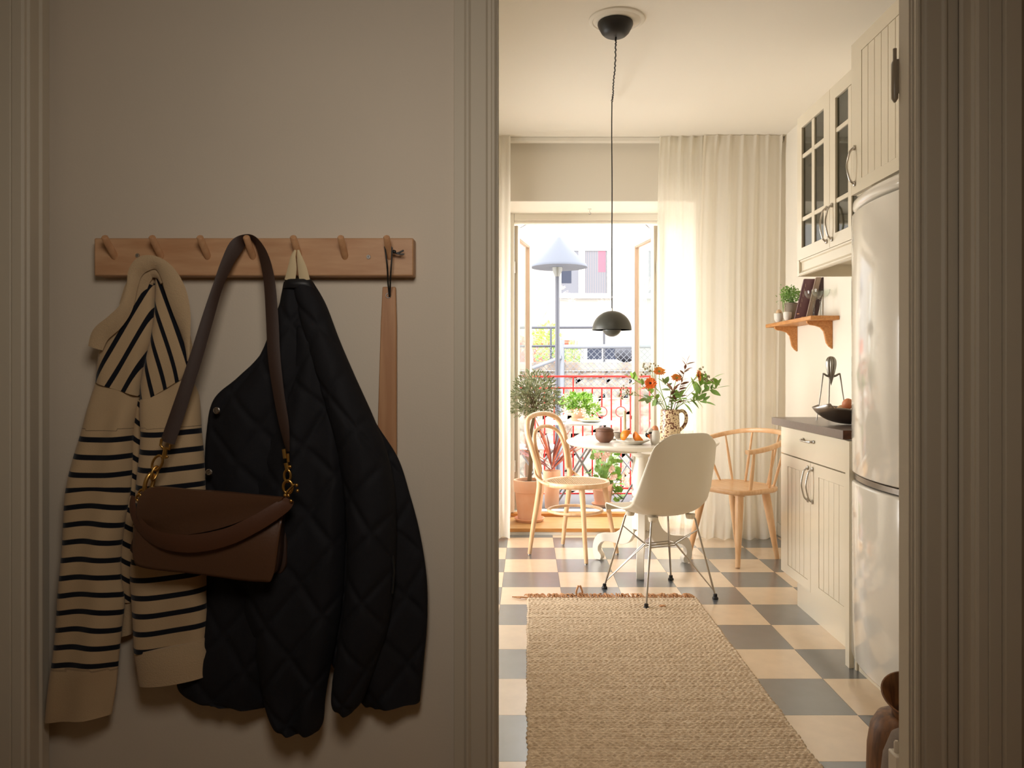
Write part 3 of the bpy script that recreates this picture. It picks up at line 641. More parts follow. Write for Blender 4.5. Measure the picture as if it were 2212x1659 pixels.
# cups
def cup(label, px, D, r, h, egg=False):
    c = ((px-CX)/F*D, D); t = thing('small_cup', label, 'cup', (c[0], c[1], SZ))
    g = G(); g.lathe([(r*.5, 0), (r*.6, .003), (r*.92, h*.35), (r, h*.8), (r*.98, h), (r*.9, h), (r*.9, h*.7), (0, h*.25)], (c[0], c[1], SZ), 32); g.build('bowl', M_cup, t, smooth=60)
    if egg:
        g = G(); g.ball((c[0]+.002, c[1], SZ+h+.004), .019, 16, (1, 1, 1.2)); o = g.build('egg', M_egg2, smooth=80); tag(o, 'egg sitting in the small white cup on the shelf', 'egg')
cup('small white cup holding an egg at the far end of the shelf', 1682, 5.08, .030, .060, True); cup('small ridged white cup right of the cup holding the egg', 1701, 4.88, .026, .054)
# ------------------------------------------------------------------ jute rug
RXa, RXb, RYa, RYb = -.004, .855, 1.70, 3.955
t = thing('jute_rug', 'natural jute woven runner rug with fringed end on the chequered floor', 'rug', ((RXa+RXb)/2, 2.8, 0))
nx, ny = 230, 820
X = np.linspace(0, 1, nx)[None, :]; Y = np.linspace(0, 1, ny)[:, None]
rs = np.random.RandomState(4)
rowp = .0155; yy = Y*(RYb-RYa); xx = X*(RXb-RXa); row = np.floor(yy/rowp).astype(int)
rph = rs.rand(400)*6.28; rh = .7+.5*rs.rand(400); rx_ = rs.rand(400)
wob = np.interp(np.arange(400), np.arange(0, 400, 6), rs.randn(67)*.003)
st = np.abs(np.sin(PI*(xx/.021+.5*(row % 2)+.15*np.sin(rph[row]+xx*9))))**.7
zz = .002+.0068*np.abs(np.sin(PI*yy/rowp))**.55*rh[row]*(.25+.75*st)
blot = rs.rand(ny//4+1, nx//4+1).repeat(4, 0).repeat(4, 1)[:ny, :nx]; zz = zz+.0012*blot
edge = np.clip(np.minimum(X, 1-X)/.012, 0, 1); zz = np.where(edge < 1, .002+(zz)*np.sqrt(edge), zz)
xw = RXa+xx+(.5-X)*0+np.where(X < .5, -1, 1)*wob[row % 400]*np.clip(np.abs(X-.5)*2, 0, 1)**6+np.where(X < .03, -1, np.where(X > .97, 1, 0))*.002*np.sin(PI*yy/rowp)
yw = RYa+yy+.004*np.sin(xx*9)+.0015*np.sin(xx*60+row)
g = G(); V = np.stack([xw+0*yy, yw+0*xx, zz+0*xx], -1).reshape(-1, 3)
g.v = [tuple(p) for p in V]
idx = np.arange(nx*ny).reshape(ny, nx); g.f = [tuple(q) for q in np.stack([idx[:-1, :-1], idx[:-1, 1:], idx[1:, 1:], idx[1:, :-1]], -1).reshape(-1, 4).tolist()]
border = list(idx[0])+list(idx[1:, -1])+list(idx[-1, -2::-1])+list(idx[-2:0:-1, 0]); nb = len(border); n0 = len(g.v)
g.v += [(g.v[i][0], g.v[i][1], .0005) for i in border]; g.f += [(border[i], border[(i+1) % nb], n0+(i+1) % nb, n0+i) for i in range(nb)]; g.f.append(tuple(range(n0, n0+nb)))
g.build('woven_body', M_rug, t, smooth=180)
rnd = random.Random(9); g = G()
for k in range(86):
    x = RXa+.01+(RXb-RXa-.02)*k/85; L = rnd.uniform(.03, .06); a = rnd.uniform(-1.2, .7)
    for q in range(2):
        e = (x+L*math.sin(a)+rnd.uniform(-.006, .006), RYb+L*abs(math.cos(a))*.8+rnd.uniform(0, .01), rnd.uniform(.004, .012))
        g.tube(cr([(x, RYb-.004, .007), (x+(e[0]-x)*.5, (RYb+e[1])/2, rnd.uniform(.010, .020)), e], 3), [.004, .0038, .0036, .0036, .0034, .003, .002], 6)
for k in range(5): g.tube(cr([(RXa+.01, RYb-.006, .006), (RXa-.03, RYb-.004-.003*k, .010), (RXa-.075+.01*k, RYb+.012-.006*k, .005)], 4), .003, 6)
lx = .262; g.tube([(lx+.03*math.sin(a)*(.45+.3*math.cos(a)), RYb+.02, .036-.030*math.cos(a)) for a in np.linspace(-PI*.8, PI*.8, 16)], .005, 6)
o = g.build('fringe', M_fringe, t, smooth=60); o['kind'] = 'stuff'
g = G(); g.ball((.655, 3.80, .009), .012, 10, (1.4, 1, .5)); g.build('burr', M_fringe, t)

# ------------------------------------------------------------------ pedestal dining table
TC = (.672, 4.60); TT = .744
t = thing('pedestal_table', 'round white painted pedestal dining table with scrolled feet', 'table', (TC[0], TC[1], 0))
g = G(); g.lathe([(0, TT-.026), (.415, TT-.026), (.428, TT-.024), (.438, TT-.017), (.444, TT-.008), (.444, TT-.003), (.441, TT), (0, TT)], (TC[0], TC[1], 0), 96); g.build('tabletop', M_tabw, t, smooth=40)
g = G()
for a in (math.radians(20), math.radians(110)):
    u = Vector((math.cos(a), math.sin(a), 0)); n = Vector((-u.y, u.x, 0))
    pf = [(-.34, -.026), (-.30, -.045), (-.22, -.062), (-.10, -.072), (.10, -.072), (.22, -.062), (.30, -.045), (.34, -.026)]
    V = []; 
    for s in (-.03, .03):
        V += [(TC[0]+u.x*p+n.x*s, TC[1]+u.y*p+n.y*s, TT+z) for p, z in pf]
    m_ = len(pf); g.add(V, [tuple(range(m_)), tuple(range(m_, 2*m_))[::-1]]+[(i, (i+1) % m_, m_+(i+1) % m_, m_+i) for i in range(m_)])
g.build('bearer', M_tabw, t, bevel=.003)
col = [(0, .155), (.020, .158), (.036, .17), (.044, .190), (.040, .205), (.028, .213), (.030, .222), (.057, .226), (.057, .40), (.050, .405), (.048, .412), (.056, .420), (.060, .432), (.056, .444), (.046, .450), (.050, .458), (.060, .50), (.058, .535), (.048, .58), (.040, .62), (.037, .64), (.040, .648), (.053, .652), (.056, .66), (.056, .712), (.052, .715), (0, .716)]
g = G(); g.lathe(col, (TC[0], TC[1], 0), 40); g.build('column', M_tabw, t, smooth=40)
for ang in (math.radians(-100), math.radians(143), math.radians(20)):
    u = Vector((math.cos(ang), math.sin(ang), 0)); n = Vector((-u.y, u.x, 0))
    top = [(.045, .37), (.062, .385), (.074, .375), (.076, .362), (.086, .368), (.097, .36), (.100, .345), (.094, .31), (.104, .262), (.130, .215), (.17, .185), (.215, .172), (.26, .168), (.295, .155), (.318, .125), (.328, .085), (.328, .045), (.318, .012), (.310, .004)]
    bot = [(.275, .004), (.268, .02), (.270, .034), (.279, .046), (.290, .058), (.289, .082), (.276, .103), (.255, .117), (.225, .123), (.19, .122), (.15, .118), (.105, .122), (.07, .145), (.045, .19)]
    poly = cr(top, 3)+cr(bot, 3)
    g = G(); m_ = len(poly); V = []
    for s in (-.021, .021): V += [(TC[0]+u.x*p[0]+n.x*s, TC[1]+u.y*p[0]+n.y*s, p[1]) for p in poly]
    g.add(V, [tuple(range(m_)), tuple(range(m_, 2*m_))[::-1]]+[(i, (i+1) % m_, m_+(i+1) % m_, m_+i) for i in range(m_)])
    g.build('foot', M_tabw, t, bevel=.003)

# ------------------------------------------------------------------ chair 1: moulded shell on a wire base
rz = yaw(-.41, .91); t = thing('shell_chair', 'white moulded plastic shell chair on a crossed steel wire base', 'chair', (.682, 4.035, 0), rz)
prof = cr([(.235, .412, 0), (.222, .438, 0), (.19, .446, 0), (.12, .436, 0), (.04, .424, 0), (-.04, .418, 0), (-.105, .424, 0), (-.155, .448, 0), (-.190, .50, 0), (-.212, .57, 0), (-.232, .66, 0), (-.247, .75, 0), (-.258, .815, 0), (-.264, .848, 0)], 6)
prof = [(p[0], p[1]) for p in prof]; npf = len(prof)
cum = [0]
for i in range(1, npf): cum.append(cum[-1]+math.dist(prof[i], prof[i-1]))
cum = [c_/cum[-1] for c_ in cum]
def shellP(u, v):
    y = np.interp(v, cum, [p[0] for p in prof]); z = np.interp(v, cum, [p[1] for p in prof])
    y2 = np.interp(min(1, v+.02), cum, [p[0] for p in prof]); z2 = np.interp(min(1, v+.02), cum, [p[1] for p in prof])
    y1 = np.interp(max(0, v-.02), cum, [p[0] for p in prof]); z1 = np.interp(max(0, v-.02), cum, [p[1] for p in prof])
    tx, tz = y2-y1, z2-z1; l = math.hypot(tx, tz); nyv, nz = -tz/l, tx/l      # towards the sitter
    if v < .5: nyv, nz = (tz/l, -tx/l)
    else: nyv, nz = (tz/l, -tx/l)
    w = np.interp(v, [0, .06, .25, .5, .62, .8, .92, 1], [.205, .222, .234, .242, .236, .216, .196, .186])
    lift = np.interp(v, [0, .1, .3, .45, .55, .7, .9, 1], [.006, .012, .040, .078, .085, .070, .035, .022])
    s = 2*u-1
    e = 1.0
    if v > .9: e = 1-.20*((v-.9)/.1)**3*abs(s)**0
    k = abs(s)**2.6
    x = s*w*e*(1-.06*k)
    dz_ = 0
    if v > .88: z -= .035*((v-.88)/.12)*abs(s)**5
    if v < .1: y -= .03*((.1-v)/.1)*abs(s)**4
    return (x, float(y+nyv*lift*k), float(z+nz*lift*k))
g = G(); g.grid(shellP, 41, 70); g.build('shell', M_shell, t, world=False, smooth=180, solid=.006, bevel=0)
feet = [(-.21, .205), (.21, .205), (-.205, -.19), (.205, -.19)]
for fx_, fy_ in feet:
    mx_, my_ = .13*np.sign(fx_), .12*np.sign(fy_); zt_ = .405 if fy_ > 0 else .408
    f0 = Vector((fx_, fy_, .014)); m0 = Vector((mx_*1.0, my_, zt_)); d = f0-m0
    g = G(); g.tube([(mx_*.86, my_*.9, zt_+.006), (mx_*.97, my_*.98, zt_+.003), tuple(m0+d*.03), tuple(f0)], .0052, 8); leg = g.build('leg', M_wire, t, world=False, smooth=60)
    rx, ry = .075*np.sign(fx_), .026*np.sign(fy_); zr = .262
    g = G()
    hi = m0+d*.16; lo = m0+d*.93
    for o_ in (-.012, .012):
        g.tube([tuple(hi), (rx, ry+o_*.6, zr)], .003, 6); g.tube([(rx, ry+o_*.6, zr), tuple(lo)], .003, 6)
    g.build('brace', M_wire, t, world=False, smooth=60)
    g = G(); g.lathe([(.015, .0), (.016, .006), (.012, .012), (.0095, .014), (.0105, .019), (.009, .026), (.005, .028), (0, .028)], (fx_, fy_, 0), 16); g.build('rubber_foot', M_blk, leg, world=False)
    g = G(); g.lathe([(.0, -.01), (.02, -.01), (.024, 0), (.026, .014), (0, .016)], (mx_*.86, my_*.9, zt_+.002), 16); g.build('mount', M_shell, t, world=False)
g = G()
for dz in (0, -.012): g.tube([(-.075, -.026, .262+dz), (.075, -.026, .262+dz), (.075, .026, .262+dz), (-.075, .026, .262+dz)], .003, 6, closed=True)
g.build('wire_crossing', M_wire, t, world=False, smooth=60)

# ------------------------------------------------------------------ chair 2: bentwood chair with cane seat
t = thing('bentwood_chair', 'bentwood cafe chair with double hoop back and woven cane seat', 'chair', (.298, 4.90, 0), yaw(.78, -.62))
g = G(); g.lathe([(.186, .437), (.200, .437), (.207, .443), (.209, .455), (.204, .466), (.196, .468), (.182, .462), (.178, .455), (.180, .440), (.186, .437)], (0, .01, 0), 64); g.build('seat_frame', M_beech, t, world=False, smooth=50)
# woven cane: two crossed layers of flat strands
g = G(); r0 = .184; n = 46
for k in range(n):
    q = -r0+2*r0*(k+.5)/n; L = math.sqrt(max(0, r0*r0-q*q))
    g.box(q-.0014, q+.0014, .01-L, .01+L, .4600, .4610); g.box(-L, L, .01+q-.0014, .01+q+.0014, .4612, .4622)
    dz = .4624
for k in range(n//2):
    q = -r0*1.3+2*r0*1.3*(k+.5)/(n//2)
    for sgn in (1, -1):
        # diagonal strands clipped to the circle
        c0 = q; a = .7071; d0_ = abs(c0)*a
        if d0_ < r0*.98:
            h_ = math.sqrt(r0*r0-d0_*d0_); mid = Vector((c0*a*a*2*.5, 0, 0)); nx_, ny_ = a, -a*sgn
            m_ = Vector((nx_*c0*a, ny_*c0*a, 0)); dr_ = Vector((a, a*sgn, 0))
            p, q2 = m_+dr_*h_, m_-dr_*h_; w_ = Vector((nx_, ny_, 0))*.0011
            g.add([(v_[0], v_[1]+.01, .4626+.0004*(sgn > 0)) for v_ in (p+w_, p-w_, q2-w_, q2+w_)], [(0, 1, 2, 3)])
o = g.build('cane', mat('cane', (226, 192, 146), .6), t, world=False, smooth=0); o['kind'] = 'stuff'
for s in (-1, 1):
    g = G(); p = cr([(s*.125, .135, .44), (s*.133, .150, .34), (s*.150, .172, .18), (s*.172, .20, .008)], 6); n = len(p); g.tube(p, [.0185-.0065*i/(n-1) for i in range(n)], 14); lg = g.build('leg', M_beech, t, world=False, smooth=60)
    g = G(); g.lathe([(.0105, 0), (.011, .008), (0, .0085)], (s*.172, .20, 0), 12); g.build('foot_cap', M_chrome, lg, world=False)
    g = G(); g.lathe([(.0105, 0), (.011, .008), (0, .0085)], (s*.178, -.225, 0), 12); g.build('foot_cap', M_chrome, lg, world=False)
hoop = [(-.178, -.225, .006), (-.172, -.20, .18), (-.165, -.168, .36), (-.163, -.158, .46), (-.170, -.172, .56), (-.186, -.205, .68), (-.190, -.232, .76), (-.165, -.255, .83), (-.10, -.268, .865), (0, -.272, .876)]
hoop = hoop+[(-x, y, z) for x, y, z in hoop[-2::-1]]
p = cr(hoop, 6); n = len(p)
g = G(); g.tube(p, [.0125+.005*min(1, min(i, n-1-i)/12)-.002*max(0, 1-abs(i-n/2)/20) for i in range(n)], 14); g.build('back_hoop', M_beech, t, world=False, smooth=60)
ih = [(-.143, -.165, .52), (-.146, -.178, .60), (-.148, -.200, .68), (-.130, -.222, .745), (-.08, -.236, .782), (0, -.242, .795)]; ih = ih+[(-x, y, z) for x, y, z in ih[-2::-1]]
g = G(); g.tube(cr(ih, 6), .0115, 12); g.build('inner_hoop', M_beech, t, world=False, smooth=60)
g = G(); g.tube([(.168*math.cos(a), .0+.168*math.sin(a)*1.0, .280) for a in np.linspace(0, 2*PI, 48, endpoint=False)], .0095, 10, closed=True); g.build('stretcher_ring', M_beech, t, world=False, smooth=60)
for s in (-1, 1):
    p = cr([(s*.190, -.06, .452), (s*.195, -.12, .468), (s*.188, -.168, .50), (s*.180, -.182, .54)], 6); g = G(); g.tube(p, .009, 10); g.build('side_brace', M_beech, t, world=False, smooth=60)

# ------------------------------------------------------------------ chair 3: spindle back armchair
t = thing('spindle_armchair', 'pale birch armchair with curved bow rail and slim spindles', 'chair', (1.285, 4.835, 0), yaw(-.86, -.51))
def seatP(u, v):
    a = 2*PI*u; c_, s_ = math.cos(a), math.sin(a); e = 2/3.2
    x = .232*math.copysign(abs(c_)**e, c_); y = .205*math.copysign(abs(s_)**e, s_)
    if y > 0: x *= 1+.04*y/.2
    return x, y
g = G(); n = 64; V = []
for sc_, z in ((0.0, .438), (.6, .440), (.88, .446), (.97, .450), (1.0, .444), (1.0, .430), (.96, .420), (.90, .416), (0, .416)):
    for k in range(n): x, y = seatP(k/n, 0); V.append((x*max(sc_, .001), y*max(sc_, .001)+.0, z))
g.add(V, [(r*n+k, r*n+(k+1) % n, (r+1)*n+(k+1) % n, (r+1)*n+k) for r in range(8) for k in range(n)])
M_birchl = mat('pale_birch', (232, 192, 148), .36, col2=(220, 172, 124), vscale=9, stretch=(1, 6, 1))
g.build('seat', M_birchl, t, world=False, smooth=50)
for sx, tx_, ty_, bx_2, by_ in ((-1, .15, .12, .205, .19), (1, .15, .12, .205, .19), (-1, .14, -.11, .165, -.185), (1, .14, -.11, .165, -.185)):
    a, b = Vector((sx*tx_, ty_, .418)), Vector((sx*bx_2, by_, .003)); g = G(); n = 14
    g.tube([tuple(a+(b-a)*i/n) for i in range(n+1)], [.0235, .0245, .0248, .0245, .0238, .023, .022, .021, .020, .019, .018, .0168, .0155, .0145, .0135], 18); lg = g.build('leg', M_birchl, t, world=False, smooth=60)
    g = G(); g.tube([tuple(a+(b-a)*.0), tuple(a+(b-a)*.03)], .031, 20); g.build('collar', M_birchl, lg, world=False, smooth=40)
bow_ = [(-.262, .175, .680), (-.278, .12, .684), (-.292, .02, .700), (-.286, -.08, .722), (-.245, -.18, .745), (-.15, -.255, .765), (0, -.282, .772)]
bow_ = bow_+[(-x, y, z) for x, y, z in bow_[-2::-1]]
p = cr(bow_, 7); n = len(p)
g = G(); g.tube(p, 0, 16, flat=[(.0150-.002*abs(2*i/(n-1)-1), .0135+.008*abs(2*i/(n-1)-1)**2) for i in range(n)], up=(0, 0, 1)); g.build('bow_rail', M_birchl, t, world=False, smooth=60)
def bowpt(f): return Vector(p[int(round(f*(n-1)))])
def seatpt(a): x, y = seatP(a/(2*PI), 0); return Vector((x*.9, y*.9, .445))
for k, f in enumerate(np.linspace(.07, .93, 8)):
    top = bowpt(f); ang = math.radians(162+ (378-162)*(k/7)) ; b = seatpt(ang)
    mid = (top+b)/2; r_ = .0095 if k in (0, 7) else .0072
    g = G(); g.tube([tuple(b), tuple(b+(top-b)*.35), tuple(mid+(top-b)*.2), tuple(top)], [r_*1.05, r_*1.25, r_, r_*.8], 10); g.build('spindle', M_birchl, t, world=False, smooth=60)

# ------------------------------------------------------------------ things on the dining table
def on_table(px, y): return ((px-CX)/F*y, y, TT)
c = on_table(1306, 4.46); t = thing('lidded_pot', 'small brown stoneware pot with lid on the white table', 'pot', c)
g = G(); g.lathe([(0, 0), (.026, 0), (.031, .004), (.048, .020), (.054, .038), (.053, .052), (.049, .062), (.051, .066), (.046, .066), (.046, .05), (0, .012)], c, 40); g.build('body', M_cocoa, t, smooth=50)
g = G(); g.lathe([(0, .067), (.0515, .067), (.052, .070), (.046, .078), (.03, .086), (.011, .089), (0, .089)], c, 40); ld = g.build('lid', M_cocoa, t, smooth=50)
g = G(); g.lathe([(.006, .088), (.005, .091), (.009, .094), (.008, .098), (0, .099)], c, 16); g.build('knob', M_dkbook, ld, smooth=50)
c = on_table(1337, 4.66); t = thing('small_bowl', 'small grey bowl behind the plate of oranges on the table', 'bowl', c)
g = G(); g.lathe([(0, 0), (.016, 0), (.018, .006), (.030, .022), (.0335, .041), (.0315, .041), (.028, .024), (0, .01)], c, 32); g.build('bowl', M_gpot, t, smooth=50)
g = G(); g.lathe([(0, 0), (.022, 0), (.05, .006), (.052, .009), (.049, .009), (.02, .003), (0, .003)], on_table(1326, 4.66), 40); o = g.build('saucer', M_cup, smooth=50); tag(o, 'flat white saucer beneath the small grey bowl', 'saucer')
MW['x'] = Matrix.Identity(4)
c = on_table(1349, 4.78); t = thing('taper_candle', 'tall cream taper candle standing on the table', 'candle', c)
g = G(); g.lathe([(0, .0), (.0125, 0), (.0108, .04), (.0102, .156), (.006, .163), (0, .164)], c, 20); g.build('wax', M_candle, t, smooth=50)
g = G(); g.tube([(c[0], c[1], TT+.163), (c[0]+.001, c[1], TT+.172)], .0008, 5); g.build('wick', M_blk, t)
c = on_table(1367, 4.36); t = thing('fruit_plate', 'speckled cream plate with scalloped rim holding orange halves', 'plate', c)
g = G(); n = 72
def plP(u, v, zo=0):
    a = 2*PI*u; r = [0, .05, .054, .088, .0935][int(v)]; z = [.0, 0, .003, .019, .0225][int(v)]
    r *= 1+(.02*math.cos(16*a) if v >= 3 else 0); return (c[0]+r*math.cos(a), c[1]+r*math.sin(a), c[2]+z+zo)
V = [plP(k/n, v) for v in range(1, 5) for k in range(n)]+[plP(k/n, v, .004) for v in (4, 3, 2, 1) for k in range(n)]
g.add(V, [(r*n+k, r*n+(k+1) % n, (r+1)*n+(k+1) % n, (r+1)*n+k) for r in range(7) for k in range(n)]+[tuple(range(n)), tuple(range(7*n, 8*n))]); g.build('plate', M_cup, t, smooth=50)
g = G()
for k in range(32): a = 2*PI*k/32; g.box(c[0]+.086*math.cos(a)-.0015, c[0]+.086*math.cos(a)+.0015, c[1]+.086*math.sin(a)-.0015, c[1]+.086*math.sin(a)+.0015, TT+.019, TT+.0235)
g.build('rim_dots', M_cocoa, t)
def half(label, px, y, rz_, tilt):
    cc = on_table(px, y); t = thing('orange_half', label, 'orange', (cc[0], cc[1], TT+.008), group=None)
    R = Matrix.Rotation(rz_, 4, 'Z') @ Matrix.Rotation(tilt, 4, 'Y'); r = .036
    M = Matrix.Translation((0, 0, .038)) @ R
    g = G(); g.lathe([(0, -r)]+[(r*math.cos(a), r*math.sin(a)) for a in np.linspace(-PI/2+.2, 0, 10)]+[(r-.003, .0003)], (cc[0], cc[1], TT+.008), 32, M); g.build('peel', M_orfruit, t, smooth=50)
    g = G(); g.lathe([(r-.003, .0001), (r-.004, .0012), (.004, .0016), (0, .001)], (cc[0], cc[1], TT+.008), 32, M); fl = g.build('flesh', M_orflesh, t, smooth=50)
    g = G()
    for k in range(10):
        a = 2*PI*k/10; q = M @ Vector((r*.9*math.cos(a), r*.9*math.sin(a), .0019)); q0 = M @ Vector((0, 0, .0019))
        g.tube([(q0.x+cc[0], q0.y+cc[1], q0.z+TT+.008), (q.x+cc[0], q.y+cc[1], q.z+TT+.008)], .0006, 4)
    g.build('membrane', M_peach, t)
half('left orange half on the plate, turned with its peel outwards', 1354, 4.345, 0, math.radians(128)); half('right orange half on the plate, showing its red cut face', 1381, 4.34, 0, math.radians(50))
for o in list(COL.objects):
    if o.name.startswith('orange_half') and 'left' in o['label']: 
        pass
c = on_table(1415, 4.33); t = thing('bird_egg_cup', 'white bird shaped egg cup with black head on the table', 'egg cup', c)
g = G(); g.lathe([(0, 0), (.019, 0), (.022, .005), (.026, .025), (.0275, .048), (.026, .066), (.021, .080), (.019, .076), (0, .07)], c, 32); g.build('body', M_cup, t, smooth=60)
g = G(); g.tube(cr([(c[0]-.010, c[1], TT+.070), (c[0]-.024, c[1]-.004, TT+.079), (c[0]-.036, c[1]-.006, TT+.070), (c[0]-.041, c[1]-.006, TT+.058)], 4), [.014, .0145, .014, .013, .0125, .012, .0115, .011, .0105, .010, .0095, .009, .0085][:13], 12); g.build('neck', M_cup, t, smooth=60)
g = G(); g.ball((c[0]-.043, c[1]-.006, TT+.054), .0125, 14, (1, .9, 1.15)); g.ball((c[0]-.028, c[1]-.014, TT+.066), .006, 10, (2.2, .6, 1)); g.build('head', M_blk, t, smooth=60)
g = G(); g.lathe([(.0085, 0), (.006, .012), (.001, .026)], (0, 0, 0), 12, Matrix.Translation((c[0]-.040, c[1]-.013, TT+.056)) @ Matrix.Rotation(math.radians(160), 4, 'Y')); g.build('beak', M_dorange, t, smooth=60)
g = G(); g.ball((c[0]+.000, c[1], TT+.082), .0195, 18, (1, 1, 1.22)); o = g.build('egg', M_egg, smooth=80); tag(o, 'brown egg sitting in the bird shaped egg cup', 'egg')
c = on_table(1421, 4.265); t = thing('teaspoon', 'small silver teaspoon lying beside the egg cup', 'spoon', c)
g = G(); g.ball((c[0]-.006, c[1], TT+.0045), .012, 12, (1.35, .9, .3)); g.build('spoon_bowl', M_chrome, t, smooth=60)
g = G(); g.tube([(c[0]+.006, c[1]+.003, TT+.004), (c[0]+.04, c[1]+.02, TT+.006), (c[0]+.085, c[1]+.035, TT+.003)], [.0018, .0016, .003], 6); g.build('spoon_handle', M_chrome, t, smooth=60)
c = on_table(1483, 4.62); t = thing('glass_tumbler', 'clear glass dish rim showing above the white chair back', 'glass', c)
g = G(); g.lathe([(0, 0), (.034, 0), (.037, .003), (.041, .056), (.039, .056), (.035, .006), (0, .005)], c, 36); g.build('tumbler', M_cglass, t, smooth=50)

# jug with flowers
c = on_table(1447, 4.63); JX, JY = c[0], c[1]; JT = TT+.180
t = thing('splatter_jug', 'cream jug with brown splatter glaze and side handle, holding flowers', 'jug', c)
g = G(); g.lathe([(0, 0), (.056, 0), (.0605, .004), (.061, .02), (.059, .07), (.056, .12), (.0545, .165), (.056, .180), (.053, .180), (.051, .165), (.053, .10), (.056, .02), (0, .012)], c, 48); g.build('body', M_jug, t, smooth=50)
g = G(); g.tube(cr([(c[0]+.052, c[1], TT+.166), (c[0]+.075, c[1], TT+.172), (c[0]+.094, c[1], TT+.152), (c[0]+.097, c[1], TT+.118), (c[0]+.085, c[1], TT+.085), (c[0]+.056, c[1], TT+.055)], 6), 0, 14, flat=(.006, .010), up=(0, 1, 0)); g.build('handle', M_jug, t, smooth=60)
def jp(px, py, y): return Vector(P(px, py, y))
def stempath(tip, seed, bend=.02):
    rnd = random.Random(seed); b = Vector((JX+rnd.uniform(-.02, .02), JY+rnd.uniform(-.02, .02), TT+.03))
    d = tip-b; m0 = Vector((JX+max(-.04, min(.04, d.x*.2)), JY+max(-.03, min(.03, d.y*.2)), JT+.005)); m1 = m0+(tip-m0)*.5+Vector((rnd.uniform(-bend, bend), 0, bend*.9))
    return cr([b, m0, m1, tip], 7)
def flower(label, px, py, y, face, m, size=.030, seed=0, eye=M_seed, stem=True):
    c = jp(px, py, y); t = thing('orange_daisy', label, 'flower', tuple(c)); nrm = Vector(face).normalized(); R = nrm.to_track_quat('Z', 'Y').to_matrix().to_4x4(); rnd = random.Random(seed)
    g = G()
    for layer, (cnt, L, el) in enumerate(((20, size, .10), (18, size*.86, .30), (12, size*.55, .55))):
        for k in range(cnt):
            a = 2*PI*(k+rnd.uniform(-.25, .25))/cnt+layer*.4; e = el+rnd.uniform(-.12, .12); L_ = L*rnd.uniform(.88, 1.08); w = L*.15
            u = Vector((math.cos(a)*math.cos(e), math.sin(a)*math.cos(e), math.sin(e))); n_ = Vector((-math.sin(a), math.cos(a), 0)); up_ = u.cross(n_)
            pts = [u*.004, u*L_*.45+n_*w, u*L_*.92+n_*w*.7, u*L_, u*L_*.92-n_*w*.7, u*L_*.45-n_*w, u*L_*.5+up_*-.0012]
            g.add([tuple(c+(R @ p_)) for p_ in pts], [(0, 1, 6), (1, 2, 6), (2, 3, 6), (3, 4, 6), (4, 5, 6), (5, 0, 6)])
    g.build('petals', m, t, smooth=0)
    g = G(); g.ball(tuple(c+R @ Vector((0, 0, .002))), size*.22, 12, (1, 1, .55), R.to_3x3()); g.build('eye', eye, t, smooth=60)
    g = G(); g.ball(tuple(c-nrm*.006), size*.28, 12); g.tube([tuple(q) for q in stempath(c-nrm*.008, seed)], .0020, 6); g.build('stem', M_green, t, smooth=60)
    return t
flower('deep orange daisy facing the room, lowest and left in the jug', 1405, 828, 4.58, (-.1, -1, .25), M_dorange, .039, 1)
flower('upper left orange daisy seen from the side', 1424, 803, 4.66, (-.05, -.75, .9), M_orange, .039, 2, M_green)
flower('pale orange daisy in the middle above the jug', 1462, 817, 4.66, (.0, -.7, .9), M_orange, .036, 3, M_green)
flower('orange daisy turned to the right beside the leafy twigs', 1509, 811, 4.62, (1, -.55, .15), M_orange, .039, 4)
def leafmesh(L, W, fold=.18, curl=.15):
    g = G(); V = []; n = 6
    for i in range(n+1):
        s = i/n; w = W*math.sin(PI*min(1, s*.96+.02))**.8*(1-.25*s); z = -curl*L*s*s
        V += [(-w, L*s, z+fold*w), (0, L*s, z), (w, L*s, z+fold*w)]
    F_ = []
    for i in range(n): a = 3*i; F_ += [(a, a+1, a+4, a+3), (a+1, a+2, a+5, a+4)]
    g.add(V, F_); return g
LM = {}
def leaf_obj(parent, pos, direc, L, m, W=.28, seed=0, name='leaf'):
    key = (m.name, round(W, 2))
    if key not in LM:
        o = leafmesh(1, W).build(name, m, smooth=60); LM[key] = o.data; bpy.data.objects.remove(o)
    o = bpy.data.objects.new(name, LM[key]); COL.objects.link(o); o.parent = parent
    rnd = random.Random(seed); d = Vector(direc).normalized()
    q = d.to_track_quat('Y', 'Z').to_matrix().to_4x4() @ Matrix.Rotation(rnd.uniform(-.9, .9), 4, 'Y')
    Mw = Matrix.Translation(pos) @ q @ Matrix.Scale(L, 4)
    o.matrix_local = MW[parent.name].inverted() @ Mw
    return o
